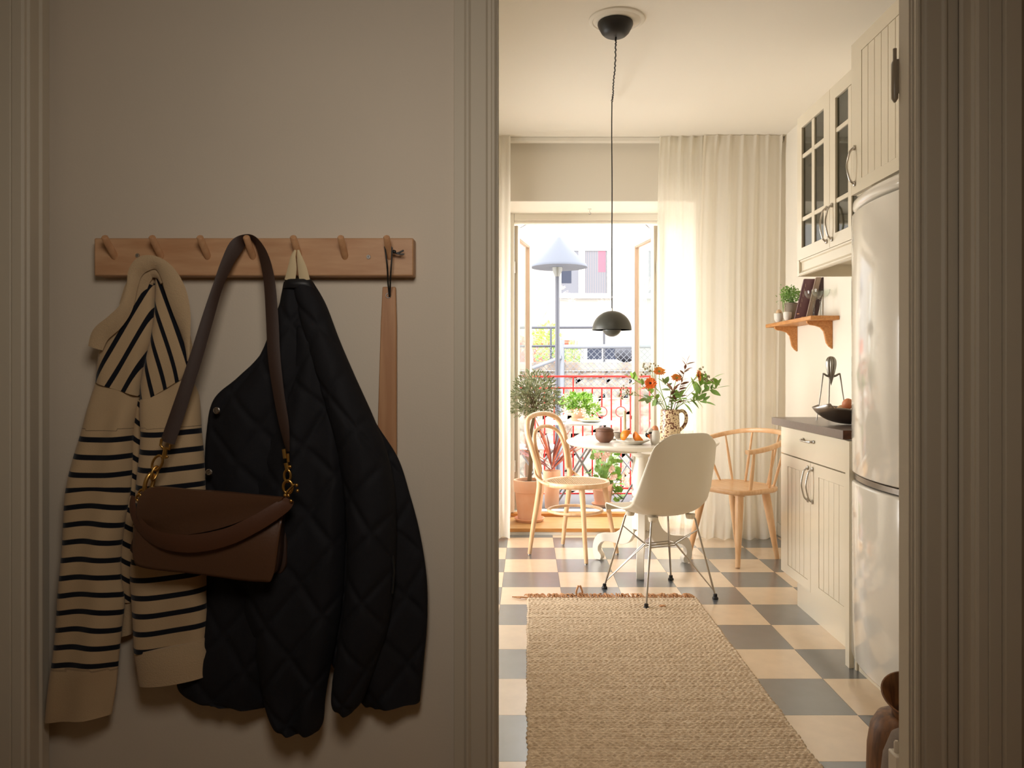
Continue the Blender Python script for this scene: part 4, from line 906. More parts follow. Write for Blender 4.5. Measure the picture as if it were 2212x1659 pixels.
def branch(label, tip, y, m, nleaf, L, W=.28, seed=0, stemm=M_dgreen, name='leafy_branch', start=.35, spread=.9, up=.4):
    c = jp(tip[0], tip[1], y); t = thing(name, label, 'branch', (JX, JY, TT+.02)); p = [Vector(q) for q in stempath(c, seed, .03)]; n = len(p); rnd = random.Random(seed)
    g = G(); g.tube([tuple(q) for q in p], [.0024-.0012*i/(n-1) for i in range(n)], 6); g.build('stem', stemm, t, smooth=60)
    for k in range(nleaf):
        f = start+(1-start)*(k+.5)/nleaf; i = min(n-2, int(f*(n-1))); q = p[i]+(p[i+1]-p[i])*(f*(n-1)-i); T_ = (p[i+1]-p[i]).normalized()
        sd = Vector((rnd.uniform(-1, 1), rnd.uniform(-.8, .5), rnd.uniform(-.6, .8))); sd = (sd-T_*sd.dot(T_)).normalized()*(1 if k % 2 else -1)
        leaf_obj(t, q, T_*up+sd*spread, L*rnd.uniform(.75, 1.15), m, W, seed*50+k)
    leaf_obj(t, p[-1]-Vector((0, 0, .003)), p[-1]-p[-2], L*.9, m, W, seed)
    return t
branch('green leafy twig reaching furthest right from the jug', (1548, 838), 4.64, M_green, 12, .090, .22, 11, start=.5)
branch('green leafy twig pointing right, its tip raised highest of the right leaves', (1543, 815), 4.70, M_lime, 9, .081, .22, 12, start=.55)
branch('low green leafy twig drooping right of the jug rim', (1522, 868), 4.58, M_green, 8, .072, .26, 13, start=.45)
branch('purple brown leafy twig standing upright in the middle', (1484, 782), 4.66, M_redleaf, 20, .058, .20, 14, M_redleaf, start=.38, up=.7)
branch('green leafy twig low at the left of the jug', (1398, 862), 4.60, M_dgreen, 9, .065, .3, 15, start=.4)
branch('green twig with reddish tip leaning left against the door pane', (1362, 815), 4.66, M_lime, 12, .052, .3, 16, M_redleaf, start=.45)
branch('dark leafy stem between the two left daisies', (1432, 825), 4.60, M_dgreen, 12, .049, .3, 17, start=.3)
branch('slim brown leaved twig crossing the middle of the bunch', (1455, 842), 4.56, M_redleaf, 7, .058, .2, 18, M_redleaf, start=.5)
branch('short green leaves just above the jug rim', (1470, 860), 4.56, M_green, 9, .058, .3, 19, start=.3)
def sprig(label, tips, y, seed):
    t = thing('seedhead_sprig', label, 'flower', (JX, JY, TT+.02)); g = G(); b = G(); w = G()
    rnd = random.Random(seed); c0 = jp(*tips[0], y); p = stempath(c0, seed, .03); g.tube([tuple(q) for q in p], .0014, 5)
    for k, tp in enumerate(tips):
        c = jp(*tp, y+rnd.uniform(-.03, .03)); j = Vector(p[int(len(p)*rnd.uniform(.62, .85))]); g.tube([tuple(j), tuple((j+c)/2+Vector((0, 0, .01))), tuple(c)], .0011, 5)
        for q in range(4):
            e = c+Vector([rnd.uniform(-.013, .013) for _ in range(3)]); b.ball(tuple(e), .0042, 8)
            for r in range(5): a = 2*PI*r/5; w.add([tuple(e), tuple(e+Vector((.008*math.cos(a), .003, .008*math.sin(a)))), tuple(e+Vector((.007*math.cos(a+.6), .003, .007*math.sin(a+.6))))], [(0, 1, 2)])
    g.build('stem', M_dgreen, t, smooth=60); o = b.build('seed_heads', mat('seed_head', (128, 108, 72), .8), t, smooth=60); o['kind'] = 'stuff'; o = w.build('tiny_petals', mat('tiny_petal', (214, 206, 176), .7), t, smooth=0); o['kind'] = 'stuff'
sprig('pale seedhead sprig stretching far left from the jug', [(1337, 851), (1344, 842), (1357, 846), (1340, 860), (1351, 838), (1362, 850)], 4.60, 21)
sprig('tall pale seedhead sprig above the left daisies', [(1408, 790), (1388, 790), (1396, 797), (1404, 800), (1390, 808), (1420, 792), (1381, 822)], 4.68, 22)
sprig('pale seedhead sprig behind the right turned daisy', [(1514, 794), (1521, 808), (1530, 812), (1526, 820), (1536, 824), (1518, 818), (1519, 858)], 4.66, 23)

# ------------------------------------------------------------------ olive tree on the door board
c = (.012, 5.765, .046); t = thing('olive_tree', 'standard olive tree with round crown on the door board', 'tree', (c[0], c[1], .046+.02))
def pot(name, label, c, rb, rt, h, m=M_terra, saucer=None):
    t = thing(name, label, 'pot', c); z0 = .0
    if saucer:
        g = G(); g.lathe([(0, 0), (saucer*.82, 0), (saucer, .022), (saucer, .026), (saucer*.95, .026), (saucer*.80, .008), (0, .008)], c, 48); g.build('saucer', m, t, smooth=40); z0 = .0085
    g = G(); g.lathe([(0, z0), (rb, z0), (rt*.90, h*.70), (rt*.95, h*.71), (rt, h*.985), (rt*.985, h), (rt*.88, h), (rt*.86, h*.93), (0, h*.93)], c, 48); g.build('pot_body', m, t, smooth=35)
    g = G(); g.lathe([(rt*.86, h*.93), (rt*.5, h*.945), (0, h*.95)], c, 32); g.build('soil', M_soil, t, smooth=60)
    return t
pot('flower_pot', 'large terracotta pot on a saucer holding the olive tree', c, .083, .118, .305, saucer=.112)
cz = .995
g = G(); tp = cr([(c[0], c[1], .33), (c[0]+.012, c[1], .50), (c[0]+.006, c[1], .65), (c[0]+.032, c[1], .80), (c[0]+.045, c[1], .92)], 6); g.tube(tp, [.016-.005*i/(len(tp)-1)+.001*math.sin(i*2) for i in range(len(tp))], 12); g.build('trunk', M_bark, t, smooth=60)
c = (.052, 5.765, .046)
rnd = random.Random(31); g = G()
for k in range(46):
    a = rnd.uniform(0, 2*PI); el = rnd.uniform(-.5, 1.3); L = rnd.uniform(.13, .19); e = Vector((c[0]+L*math.cos(a)*math.cos(el), c[1]+L*math.sin(a)*math.cos(el)*.9, .93+L*math.sin(el))); b = Vector((c[0], c[1], rnd.uniform(.84, .93)))
    g.tube([tuple(b), tuple((b+e)/2+Vector((0, 0, .02))), tuple(e)], [.0035, .002, .001], 5)
o = g.build('twigs', M_bark, t, smooth=60); o['kind'] = 'stuff'
leafblob(t, (c[0], c[1], .985), (.175, .16, .165), 1250, .038, M_olive, 33, asp=.22)
o = leafblob(t, (c[0]-.10, c[1], .88), (.09, .10, .07), 130, .036, M_olive, 34, 'low_foliage', asp=.24)
leafblob(t, (c[0]+.14, c[1], .91), (.07, .09, .10), 130, .036, M_olive, 35, 'side_foliage', asp=.24)
# ------------------------------------------------------------------ balcony
BZ = .05
g = G(); g.box(-1.2, 2.4, 6.10, 7.08, BZ-.08, BZ); struct(g.build('balcony_floor', M_deck))
g = G()
t = thing('balcony_railing', 'red painted balcony railing with vertical bars and two rings', 'railing', (.4, 7.0, BZ))
RY = 7.0
for z, r in ((1.104, .011), (1.000, .010), (.102, .009), (.045+BZ*.2, .009)):
    g = G(); g.box(-1.15, 2.35, RY-r*.7, RY+r*.7, z-r*.8, z+r*.8); g.build('rail', M_red, t, bevel=.002)
sp = (1000*.0+ (1373-1353)/F*RY); barx = lambda px: (px-CX)/F*RY
xs = [barx(1197+20.6*k) for k in range(-16, 28)]
for i, x in enumerate(xs):
    k = i-16; ring = k in (5, 7, -7, -5, 17, 19)
    zt_ = 1.10 if k in (2, 9, -5, 16) else .995
    for a, b in (((.098, .735), (.838, zt_)) if ring else ((.098, zt_),)):
        g = G(); g.box(x-.006, x+.006, RY-.005, RY+.005, a, b); g.build('bar', M_red, t)
    if ring:
        g = G(); g.tube([(x+.046*math.cos(q), RY, .787+.046*math.sin(q)) for q in np.linspace(0, 2*PI, 28, endpoint=False)], .0045, 6, closed=True); g.build('ring', M_red, t, smooth=60)
for x in (-1.15, 2.35):
    g = G(); g.box(x-.012, x+.012, RY-.012, RY+.012, BZ, 1.11); g.build('post', M_red, t)
# bistro table
c = ((1255-CX)/F*6.5, 6.5); zt_ = .733
t = thing('bistro_table', 'round white folding bistro table on the balcony', 'table', (c[0], c[1], BZ))
M_bis = mat('white_enamel', (232, 236, 242), .35)
g = G(); g.lathe([(0, zt_-.004), (.285, zt_-.004), (.288, zt_-.016), (.291, zt_-.016), (.292, zt_-.002), (.288, zt_), (0, zt_)], (c[0], c[1], 0), 64); g.build('tabletop', M_bis, t)
for s in (-1, 1):
    for y_ in (-.13, .13):
        g = G(); g.tube([(c[0]-s*.22, c[1]+y_, BZ), (c[0]+s*.20, c[1]+y_*.9, zt_-.01)], .009, 8); g.build('leg', M_galv, t, smooth=60)
g = G(); g.tube([(c[0]-.2, c[1]-.13, .12), (c[0]-.2, c[1]+.13, .12)], .006, 6); g.tube([(c[0]+.2, c[1]-.13, .12), (c[0]+.2, c[1]+.13, .12)], .006, 6); g.build('stretcher', M_galv, t, smooth=60)
# folding chair left on the balcony
def folding(label, cx, cy, f):
    t = thing('folding_chair', label, 'chair', (cx, cy, BZ), yaw(*f))
    for k in range(5):
        g = G(); g.box(-.19, .19, -.17+.072*k, -.17+.072*k+.058, .45, .464); g.build('slat', M_bis, t, world=False, bevel=.003)
    for k, z in enumerate((.70, .78)):
        g = G(); g.box(-.19, .19, -.225-.01*k, -.213-.01*k, z, z+.05); g.build('back_slat', M_bis, t, world=False, bevel=.003)
    for s in (-1, 1):
        g = G(); g.tube([(s*.185, .20, 0), (s*.185, -.20, .60), (s*.185, -.24, .84)], .008, 8); g.build('leg', M_galv, t, world=False, smooth=60)
        g = G(); g.tube([(s*.165, -.22, 0), (s*.165, .18, .45)], .008, 8); g.build('leg', M_galv, t, world=False, smooth=60)
folding('white slatted folding chair on the balcony left of the bistro table', .05, 6.62, (1, -.1))
folding('white slatted folding chair on the balcony right of the bistro table', .93, 6.72, (-1, -.2))
# cup, plate, flower pot on the bistro table
cc = ((1216-CX)/F*6.42, 6.42, zt_)
t = thing('coffee_cup', 'glass coffee cup with handle on the bistro table', 'cup', cc)
g = G(); g.lathe([(0, 0), (.022, 0), (.034, .012), (.040, .055), (.038, .055), (.031, .014), (0, .004)], cc, 32); g.build('cup_body', M_cup, t, smooth=50)
g = G(); g.tube([(cc[0]-.038-.017*math.sin(a), cc[1], cc[2]+.033+.016*math.cos(a)) for a in np.linspace(0, PI, 12)], .0035, 8); g.build('handle', M_cup, t, smooth=60)
cc = ((1277-CX)/F*6.38, 6.38, zt_); t = thing('pastry_plate', 'white plate of pastries on the bistro table', 'plate', cc)
g = G(); g.lathe([(0, 0), (.06, 0), (.10, .018), (.112, .022), (.110, .026), (.095, .022), (.058, .005), (0, .005)], cc, 48); g.build('plate', M_cup, t, smooth=50)
for k, (dx, dy, r) in enumerate(((-.03, 0, .028), (.03, .01, .030), (0, -.03, .026))):
    g = G(); g.tube([(cc[0]+dx+r*1.3*math.cos(a), cc[1]+dy+r*.8*math.sin(a), cc[2]+.022) for a in np.linspace(.2, PI-.2, 9)], [.006, .011, .014, .016, .017, .016, .014, .011, .006], 10); o = g.build('croissant', M_pastry, smooth=50); tag(o, ('left croissant on the plate outside', 'right croissant on the plate outside', 'front croissant on the plate outside')[k], 'pastry')
cc = ((1249-CX)/F*6.58, 6.58, zt_); pot('flower_pot', 'terracotta pot with white flowers on the bistro table', cc, .050, .072, .115, saucer=.068)
t = thing('white_flower_plant', 'lime green plant with white flowers in the pot on the bistro table', 'plant', (cc[0], cc[1], zt_+.11))
leafblob(t, (cc[0], cc[1], zt_+.150), (.15, .13, .07), 560, .042, M_lime, 41, asp=.5, stems=20)
leafblob(t, (cc[0]+.10, cc[1]-.03, zt_+.09), (.07, .06, .06), 110, .036, M_lime, 42, 'trailing_foliage', asp=.5)
rnd = random.Random(5); g = G()
for k in range(26):
    p = Vector((cc[0]+rnd.uniform(-.12, .15), cc[1]+rnd.uniform(-.12, -.02), zt_+.14+rnd.uniform(-.08, .08)))
    for q in range(5):
        a = 2*PI*q/5; g.add([tuple(p), tuple(p+Vector((.022*math.cos(a-.4), -.004, .022*math.sin(a-.4)))), tuple(p+Vector((.026*math.cos(a), -.008, .026*math.sin(a)))), tuple(p+Vector((.022*math.cos(a+.4), -.004, .022*math.sin(a+.4))))], [(0, 1, 2, 3)])
o = g.build('white_flowers', M_whitep, t, smooth=0); o['kind'] = 'stuff'
# copper cordyline
cc = ((1192-CX)/F*6.30, 6.30, BZ); pot('flower_pot', 'tall terracotta pot with the copper spiky plant outside the door', cc, .055, .072, .30)
t = thing('cordyline', 'copper pink spiky cordyline in the tall pot outside', 'plant', (cc[0], cc[1], BZ+.28)); rnd = random.Random(6)
M_cordy2 = mat('dusky_leaf', (150, 96, 96), .5)
for k in range(30):
    a = rnd.uniform(0, 2*PI); el = rnd.uniform(.45, 1.35); L = rnd.uniform(.26, .46)
    d = Vector((math.cos(a)*math.cos(el), math.sin(a)*math.cos(el)*.6, math.sin(el))); leaf_obj(t, (cc[0], cc[1], BZ+.28+rnd.uniform(0, .08)), d, L, M_cordy if k % 3 else M_cordy2, .024, 60+k)
for a, L in ((2.42, .42), (2.62, .40)):
    leaf_obj(t, (cc[0]-.01, cc[1], BZ+.34), (math.cos(a)*.9, -.1, math.sin(a)*.9), L, M_cordy, .02, 5)
# geranium
cc = ((1302-CX)/F*6.38, 6.38, BZ); pot('flower_pot', 'terracotta pot on a saucer with the pink geranium by the railing', cc, .062, .090, .185, saucer=.092)
t = thing('pink_geranium', 'green geranium with pale pink flowers on the balcony floor', 'plant', (cc[0], cc[1], BZ+.17))
g = G(); V = [(0, 0, 0)]; n = 14
for k in range(n): a = 2*PI*k/n; r = 1*(1+.10*math.cos(5*a))*(.55 if k == 7 else 1); V.append((r*math.cos(a)+.3, r*math.sin(a), .22*r*r+.05*math.cos(3*a)))
g.add(V, [(0, k+1, (k+1) % n+1) for k in range(n)]); gl = []
for m_ in (M_green, M_lime): o = G().add(g.v, g.f).build('leaf', m_, smooth=60); gl.append(o.data); bpy.data.objects.remove(o)
rnd = random.Random(8); sg = G()
for k in range(72):
    a = rnd.uniform(0, 2*PI); rr = rnd.random()**.5; hz = rnd.uniform(0, 1)
    p = Vector((cc[0]+.02+.15*rr*math.cos(a)*(1-.3*hz), cc[1]+.12*rr*math.sin(a), BZ+.16+.30*hz)); r = rnd.uniform(.020, .036)
    if k > 60: p = Vector((cc[0]+.13+rnd.uniform(-.03, .04), cc[1]-.03, BZ+.04+.15*rnd.random()))
    o = bpy.data.objects.new('leaf', gl[k % 2 if k % 3 else 0]); COL.objects.link(o); o.parent = t
    o.matrix_local = MW[t.name].inverted() @ Matrix.Translation(p) @ Matrix.Rotation(a, 4, 'Z') @ Matrix.Rotation(rnd.uniform(-1.3, .2), 4, 'X') @ Matrix.Rotation(rnd.uniform(-.8, .8), 4, 'Y') @ Matrix.Scale(r, 4)
    sg.tube([(cc[0], cc[1], BZ+.17), tuple((p+Vector((cc[0], cc[1], BZ+.2)))/2), tuple(p)], .002, 4)
o = sg.build('stems', M_green, t, smooth=60); o['kind'] = 'stuff'
for px, py in ((1290, 985), (1303, 990), (1311, 982), (1322, 1012), (1326, 1030)):
    b = G(); p0 = Vector(P(px, py, 6.28))
    for k in range(14):
        p = p0+Vector([rnd.uniform(-.022, .022) for _ in range(3)])
        for q in range(5): a = 2*PI*q/5+k; b.add([tuple(p), tuple(p+Vector((.011*math.cos(a-.5), -.004, .011*math.sin(a-.5)))), tuple(p+Vector((.011*math.cos(a+.5), -.004, .011*math.sin(a+.5))))], [(0, 1, 2)])
    b.build('flower_head', M_pink, t, smooth=0)

# ------------------------------------------------------------------ street: ground, granite wall, fences, lamp, houses
g = G(); g.box(-14, 18, 7.3, 13.0, -2.1, -2.0); struct(g.build('street_ground', M_asph))
g = G(); g.box(-14, 18, 13.0, 27, 1.15, 1.25); struct(g.build('yard_ground', M_asph))
g = G(); g.box(-3.2, 3.6, 6.1, 6.2, -2.0, BZ-.08); struct(g.build('house_base', M_facade))
# granite retaining wall: rough blocks as pieces
rw = thing('granite_wall', 'rough granite retaining wall across the street beyond the railing', 'wall', (.5, 13, -2)); rw['kind'] = 'structure'
del rw['category']
g = G(); g.box(-8, 10, 13.06, 13.4, -2, 1.28); g.build('backing', M_stone, rw)
rnd = random.Random(12); z = -1.4; 
sb = []
for q in range(4):
    r2 = random.Random(q); g = G(); n_ = 5; V = []
    for i in range(n_):
        for k in range(n_):
            u, w = i/(n_-1), k/(n_-1); e = min(u, 1-u, w, 1-w)
            V.append((u-.5, -(.06*min(1, e*4)+(r2.uniform(-.02, .02) if e > 0 else 0)), w-.5))
    g.add(V, [(i*n_+k, (i+1)*n_+k, (i+1)*n_+k+1, i*n_+k+1) for i in range(n_-1) for k in range(n_-1)]); o = g.build('stone', M_stone, smooth=30); sb.append(o.data); bpy.data.objects.remove(o)
while z < 1.1:
    hh = rnd.uniform(.26, .34); x = -1.4+rnd.uniform(0, .2)
    if z+hh > 1.1: hh = 1.17-z
    while x < 3.3:
        w = rnd.uniform(.32, .62); o = bpy.data.objects.new('stone', rnd.choice(sb)); COL.objects.link(o); o.parent = rw
        o.matrix_local = MW[rw.name].inverted() @ Matrix.Translation((x+w/2, 13.06, z+hh/2)) @ Matrix.Diagonal((w-.02, 1, hh-.02, 1)); x += w
    z += hh
g = G(); g.box(-8, 10, 12.95, 13.5, 1.17, 1.30); g.build('coping', M_stone, rw, bevel=.01)
def at(px, py, D): return Vector(P(px, py, D))
FD = 12.9
t = thing('pipe_fence', 'dark grey steel pipe fence with tall rail above the granite wall', 'fence', (0, 13.2, 1.3))
for y_, r in ((708, .022), (748.5, .022)):
    a, b = at(1040, y_, 13.2), at(1310, y_-1, 13.2)
    if y_ > 720: b = at(1216, y_-1, 13.2)
    g = G(); g.tube([tuple(a), tuple(b)], r, 8); g.build('rail', M_dkpost, t, smooth=60)
for px in (1080, 1190, 1305):
    b = at(px, 700, 13.2); g = G(); g.tube([(b.x, 13.2, 1.30), (b.x, 13.2, at(px, 708, 13.2).z)], .020, 8); g.build('post', M_dkpost, t, smooth=60)
t = thing('chainlink_fence', 'galvanised fence of wire mesh with thick pale top rail', 'fence', (.6, FD, 1.3))
yb = at(0, 858, FD).z
g = G(); a, b = at(1214, 749, FD), at(1460, 747, FD); g.tube([tuple(a), tuple(b)], .036, 10); g.build('rail', M_sgalv, t, smooth=60)
g = G(); a = at(1214, 734, FD); g.tube([(a.x, FD, -2), tuple(a)], .042, 10); g.build('post', M_sgalv, t, smooth=60)
g = G(); a, b = at(1150, 795, FD-.05), at(1212, 772, FD-.05); g.tube([tuple(a), tuple(b)], .030, 10); g.build('handrail', M_sgalv, t, smooth=60)
g = G(); x0_, x1_ = at(1100, 0, FD).x, at(1440, 0, FD).x; z0_, z1_ = yb, at(0, 750, FD).z; hh = z1_-z0_; st_ = .098
k = x0_-hh
while k < x1_+hh:
    for s in (1, -1):
        xa_, xb_ = (k, k+hh) if s > 0 else (k+hh, k)
        za, zb_ = z0_, z1_
        pa = Vector((xa_, FD-.003*s, za)); pb = Vector((xb_, FD-.003*s, zb_)); d = pb-pa
        t0 = 0; t1 = 1
        for lo, hi in ((x0_, x1_),):
            q0, q1 = sorted(((lo-pa.x)/d.x, (hi-pa.x)/d.x)); t0 = max(t0, q0); t1 = min(t1, q1)
        if t1 > t0: g.tube([tuple(pa+d*t0), tuple(pa+d*t1)], .0042, 4)
    k += st_
o = g.build('wire_mesh', M_sgalv, t, smooth=0); o['kind'] = 'stuff'
# street lamp
c = ((1204-CX)/F*9.0, 9.0); t = thing('street_lamp', 'street lamp with silver cone shade on a dark post', 'street lamp', (c[0], c[1], -2))
g = G(); g.tube([(c[0], c[1], -2), (c[0], c[1], 2.30)], .026, 16); g.build('post', M_dkpost, t, smooth=60)
zs = 1.15+(802-578)/F*9; za = 1.15+(802-512)/F*9; R_ = 61/F*9
g = G(); g.lathe([(R_, zs), (R_, zs+.012), (R_*.97, zs+.03), (.03, za-.012), (.015, za), (0, za+.002)], (c[0]+.02, c[1], 0), 64); g.build('shade', M_silver, t, smooth=50)
g = G(); g.lathe([(R_*.99, zs+.001), (.05, zs+.05), (0, zs+.05)], (c[0]+.02, c[1], 0), 64); g.build('underside', M_facade, t, smooth=50)
g = G(); g.lathe([(.028, 2.24), (.034, 2.26), (.055, 2.31), (.06, 2.35), (0, 2.35)], (c[0], c[1], 0), 24); g.build('collar', M_lampg, t, smooth=50)
# white house with windows
HD = 24.0; t = thing('white_house', 'white rendered house with white framed windows behind the fences', 'building', (1, HD, 1.25))
g = G(); g.box(-12, 16, HD, HD+6, 1.0, 12); g.build('wall', M_facade, t)
def window(px0, px1, py0, py1, panes, curt=True, nm='window'):
    a, b = at(px0, py1, HD), at(px1, py0, HD)
    g = G(); fw = .09; g.box(a.x-fw, b.x+fw, HD-.06, HD-.001, a.z-fw, a.z); g.box(a.x-fw, b.x+fw, HD-.06, HD-.001, b.z, b.z+fw); g.box(a.x-fw, a.x, HD-.06, HD-.001, a.z, b.z); g.box(b.x, b.x+fw, HD-.06, HD+.01, a.z, b.z)
    g.box(a.x-fw*2, b.x+fw*2, HD-.12, HD+.01, a.z-fw*1.7, a.z-fw); w_ = g.build(nm, M_white, t)
    for q0, q1, mm in panes:
        c0, c1 = at(q0, 0, HD).x, at(q1, 0, HD).x
        g = G(); g.box(c0, c1, HD-.03, HD-.002, a.z, b.z); g.build('pane', mm, w_)
    ms = sorted(q for p_ in panes for q in p_[:2])
    g = G()
    for q0, q1 in zip(ms[1:-1:2], ms[2::2]): g.box(at(q0, 0, HD).x, at(q1, 0, HD).x, HD-.05, HD, a.z, b.z)
    g.build('mullion', M_white, w_)
    return w_, a, b
M_wingr = mat('grey_window', (72, 74, 82), .8)
M_winpk = mat('pink_blind', (96, 58, 72), .8)
w_, a, b = window(1212, 1311, 542, 634, [(1208, 1250, M_wingr), (1263, 1310, M_wingr)])
g = G(); zq = at(0, 588, HD).z; g.box(at(1292, 0, HD).x, at(1308, 0, HD).x, HD-.034, HD-.03, zq, b.z); g.build('blind', M_winpk, w_)
g = G(); g.box(at(1213, 0, HD).x, at(1234, 0, HD).x, HD-.036, HD-.031, at(0, 612, HD).z, at(0, 584, HD).z); g.build('dark_pane', M_winblue, w_)
g = G()
for k in range(9): x = at(1265+5*k, 0, HD).x; g.box(x, x+.03, HD-.033, HD-.0305, a.z, b.z)
g.build('curtain_folds', M_curtg, w_)
window(1268, 1338, 744, 777, [(1268, 1300, M_winblue), (1305, 1338, M_winblue)])
window(1400, 1470, 542, 634, [(1400, 1433, M_wingr), (1440, 1470, M_wingr)]); window(1020, 1092, 542, 634, [(1020, 1052, M_wingr), (1060, 1092, M_wingr)])
# small brick outhouse with tiled roof edge
t = thing('brick_outhouse', 'low red brick outhouse beyond the pipe fence', 'building', (-.2, 17, 1.25))
a, b = at(1120, 788, 17), at(1233, 742, 17); g = G(); g.box(a.x-1.6, b.x, 17, 19, 1.25, b.z); g.build('wall', M_brick, t)
g = G(); g.box(a.x-1.8, b.x+.08, 16.9, 19.1, b.z, b.z+.07); g.build('roof', M_brick, t)
rnd = random.Random(3)
for nm, lb, px, py, D, rad, m_, n_ in (('shrub', 'bright green shrub top behind the dark pipe fence', 1182, 732, 15, (.26, .2, .30), M_lime, 260), ('shrub', 'russet leaved shrub hanging by the brick outhouse', 1194, 766, 14.6, (.32, .2, .24), M_dgreen, 260), ('shrub', 'dark green shrub right of the brick outhouse', 1240, 766, 16, (.14, .2, .24), M_dgreen, 160), ('shrub', 'dry russet shrub leftmost behind the fence', 1146, 742, 16.3, (.22, .2, .18), M_cordy, 160)):
    c = at(px, py, D); t = thing(nm, lb, 'shrub', (c.x, c.y, 1.25)); leafblob(t, tuple(c), rad, n_, .09, m_, int(px), asp=.6)
    g = G(); g.tube([(c.x, c.y, 1.25), tuple(c)], .015, 6); g.build('stem', M_bark, t)
def baretree(label, px, D, seed, h0=.2, ht=3.0):
    c = at(px, 700, D); t = thing('bare_tree', label, 'tree', (c.x, c.y, 1.25)); rnd = random.Random(seed); g = G()
    def rec(p, d, L, r, k):
        e = p+d*L; g.tube([tuple(p), tuple((p+e)/2+Vector([rnd.uniform(-.03, .03) for _ in range(3)])), tuple(e)], [r, r*.8, r*.6], 5)
        if k: 
            for _ in range(3): rec(e, (d+Vector([rnd.uniform(-.6, .6) for _ in range(3)])).normalized(), L*.72, r*.6, k-1)
    rec(Vector((c.x, c.y, 1.25)), Vector((0, 0, 1)), ht/3.2, .03, 5); g.build('branches', mat('pale_twig', (150, 134, 124), .9), t)
baretree('bare thin branched tree at the left before the white house', 1150, 15.4, 1, ht=1.9); baretree('bare thin branched tree seen right of the pendant lamp', 1372, 15, 2, ht=1.9)
c = at(1357, 800, 12.5); t = thing('covered_grill', 'dark grey covered bundle behind the wire fence at right', 'bundle', (c.x, 13.25, 1.3))
g = G(); g.ball((c.x+.05, 13.25, 1.46), .19, 16, (1, .6, .85)); g.build('cover', M_dkpost, t)
# dry shrub and bags under the balcony
c = ((1368-CX)/F*7.6, 7.6, -.05); t = thing('dry_bush', 'russet dry bush behind the railing right of the geranium', 'shrub', (c[0], c[1], -2))
leafblob(t, (c[0], c[1], -.25), (.35, .3, .45), 420, .06, M_cordy, 77, asp=.6)
g = G(); g.tube([(c[0], c[1], -2), (c[0], c[1], -.3)], .02, 6); g.build('stem', M_bark, t)
# ------------------------------------------------------------------ hall: peg rail and what hangs on it
BF = 1.388      # front face of the board
t = thing('peg_rail', 'birch peg rail with seven slanted round pegs on the hall wall', 'peg rail', (-.49, 1.42, 1.35))
xa, xb = (203-CX)/F*BF, (893-CX)/F*BF; zb_, zt_ = 1.15+(802-596)/F*BF, 1.15+(802-514)/F*BF
g = G(); g.box(xa, xb, BF, 1.419, zb_, zt_); g.build('board', M_birch, t, bevel=.0025)
pegs = []
for px in (247, 347, 448, 546, 645, 745, 842):
    b = Vector(((px-CX)/F*BF, BF+.004, 1.15+(802-556)/F*BF)); e = b+Vector((0, -.036, .030)); pegs.append((b, e))
    g = G(); g.tube([tuple(b), tuple(e), tuple(e+Vector((0, -.0012, .001)))], [.0062, .0058, .0045], 16); g.build('peg', M_peg, t, smooth=50)
for px, py in ((297, 552), (796, 555)):
    p = P(px, py, BF-.0005); g = G(); g.lathe([(0, 0), (.0042, 0), (.0036, .0012), (0, .0012)], (0, 0, 0), 18, Matrix.Translation(p) @ Matrix.Rotation(PI/2, 4, 'X')); sc_ = g.build('screw', M_chrome, t)
    g = G(); g.box(p[0]-.0004, p[0]+.0004, p[1]-.0016, p[1]-.0012, p[2]-.002, p[2]+.002); g.build('slot', M_blk, sc_)

def interp(ctrl, t):
    """ctrl rows: tuples; Catmull-Rom at t in [0,1]"""
    n = len(ctrl)-1; x = min(n-1e-6, t*n); i = int(x); f = x-i
    p = [np.array(ctrl[max(0, min(n, i+k))], float) for k in (-1, 0, 1, 2)]
    return .5*((2*p[1])+(-p[0]+p[2])*f+(2*p[0]-5*p[1]+4*p[2]-p[3])*f*f+(-p[0]+3*p[1]-3*p[2]+p[3])*f**3)
def cloth(name, parent, ctrl, m, nu=34, nv=90, fold=None, uv=None, round_=.5, smooth=70, caps=True):
    """closed, thick piece of cloth. ctrl rows: Lx,Ly,Rx,Ry (pixels at depth), D (depth of its front), T (thickness)"""
    g = G(); uvs = []
    for j in range(nv):
        v = j/(nv-1); Lx, Ly, Rx, Ry, D, T = interp(ctrl, v)
        for side in (0, 1):
            for i in range(nu):
                u = i/(nu-1) if side == 0 else 1-i/(nu-1)
                uu = .5-.5*math.cos(PI*u)
                prof = (1-(2*uu-1)**2)**round_
                d = D+T*.5-(T*.5*prof if side == 0 else -T*.42*prof)
                if side == 0 and fold: d -= fold(uu, v)*min(1, prof*1.6)
                px = Lx+(Rx-Lx)*uu; py = Ly+(Ry-Ly)*uu
                d = min(d, 1.4185)
                g.v.append(P(px, py, D+T*.3)[0:1]+(d,)+P(px, py, D+T*.3)[2:3]); uvs.append((uu, uv(uu, v) if uv else 0))
    n = 2*nu
    g.f = [(j*n+i, j*n+(i+1) % n, (j+1)*n+(i+1) % n, (j+1)*n+i) for j in range(nv-1) for i in range(n)]
    if caps:
        for j in (0, nv-1):
            for i in range(nu-1): g.f.append((j*n+i, j*n+i+1, j*n+n-2-i, j*n+n-1-i))
    g.uv = uvs
    return g.build(name, m, parent, smooth=smooth)
sw = thing('striped_cardigan', 'cream knitted cardigan with navy stripes hanging from the second peg', 'cardigan', (-.68, 1.40, 1.30))
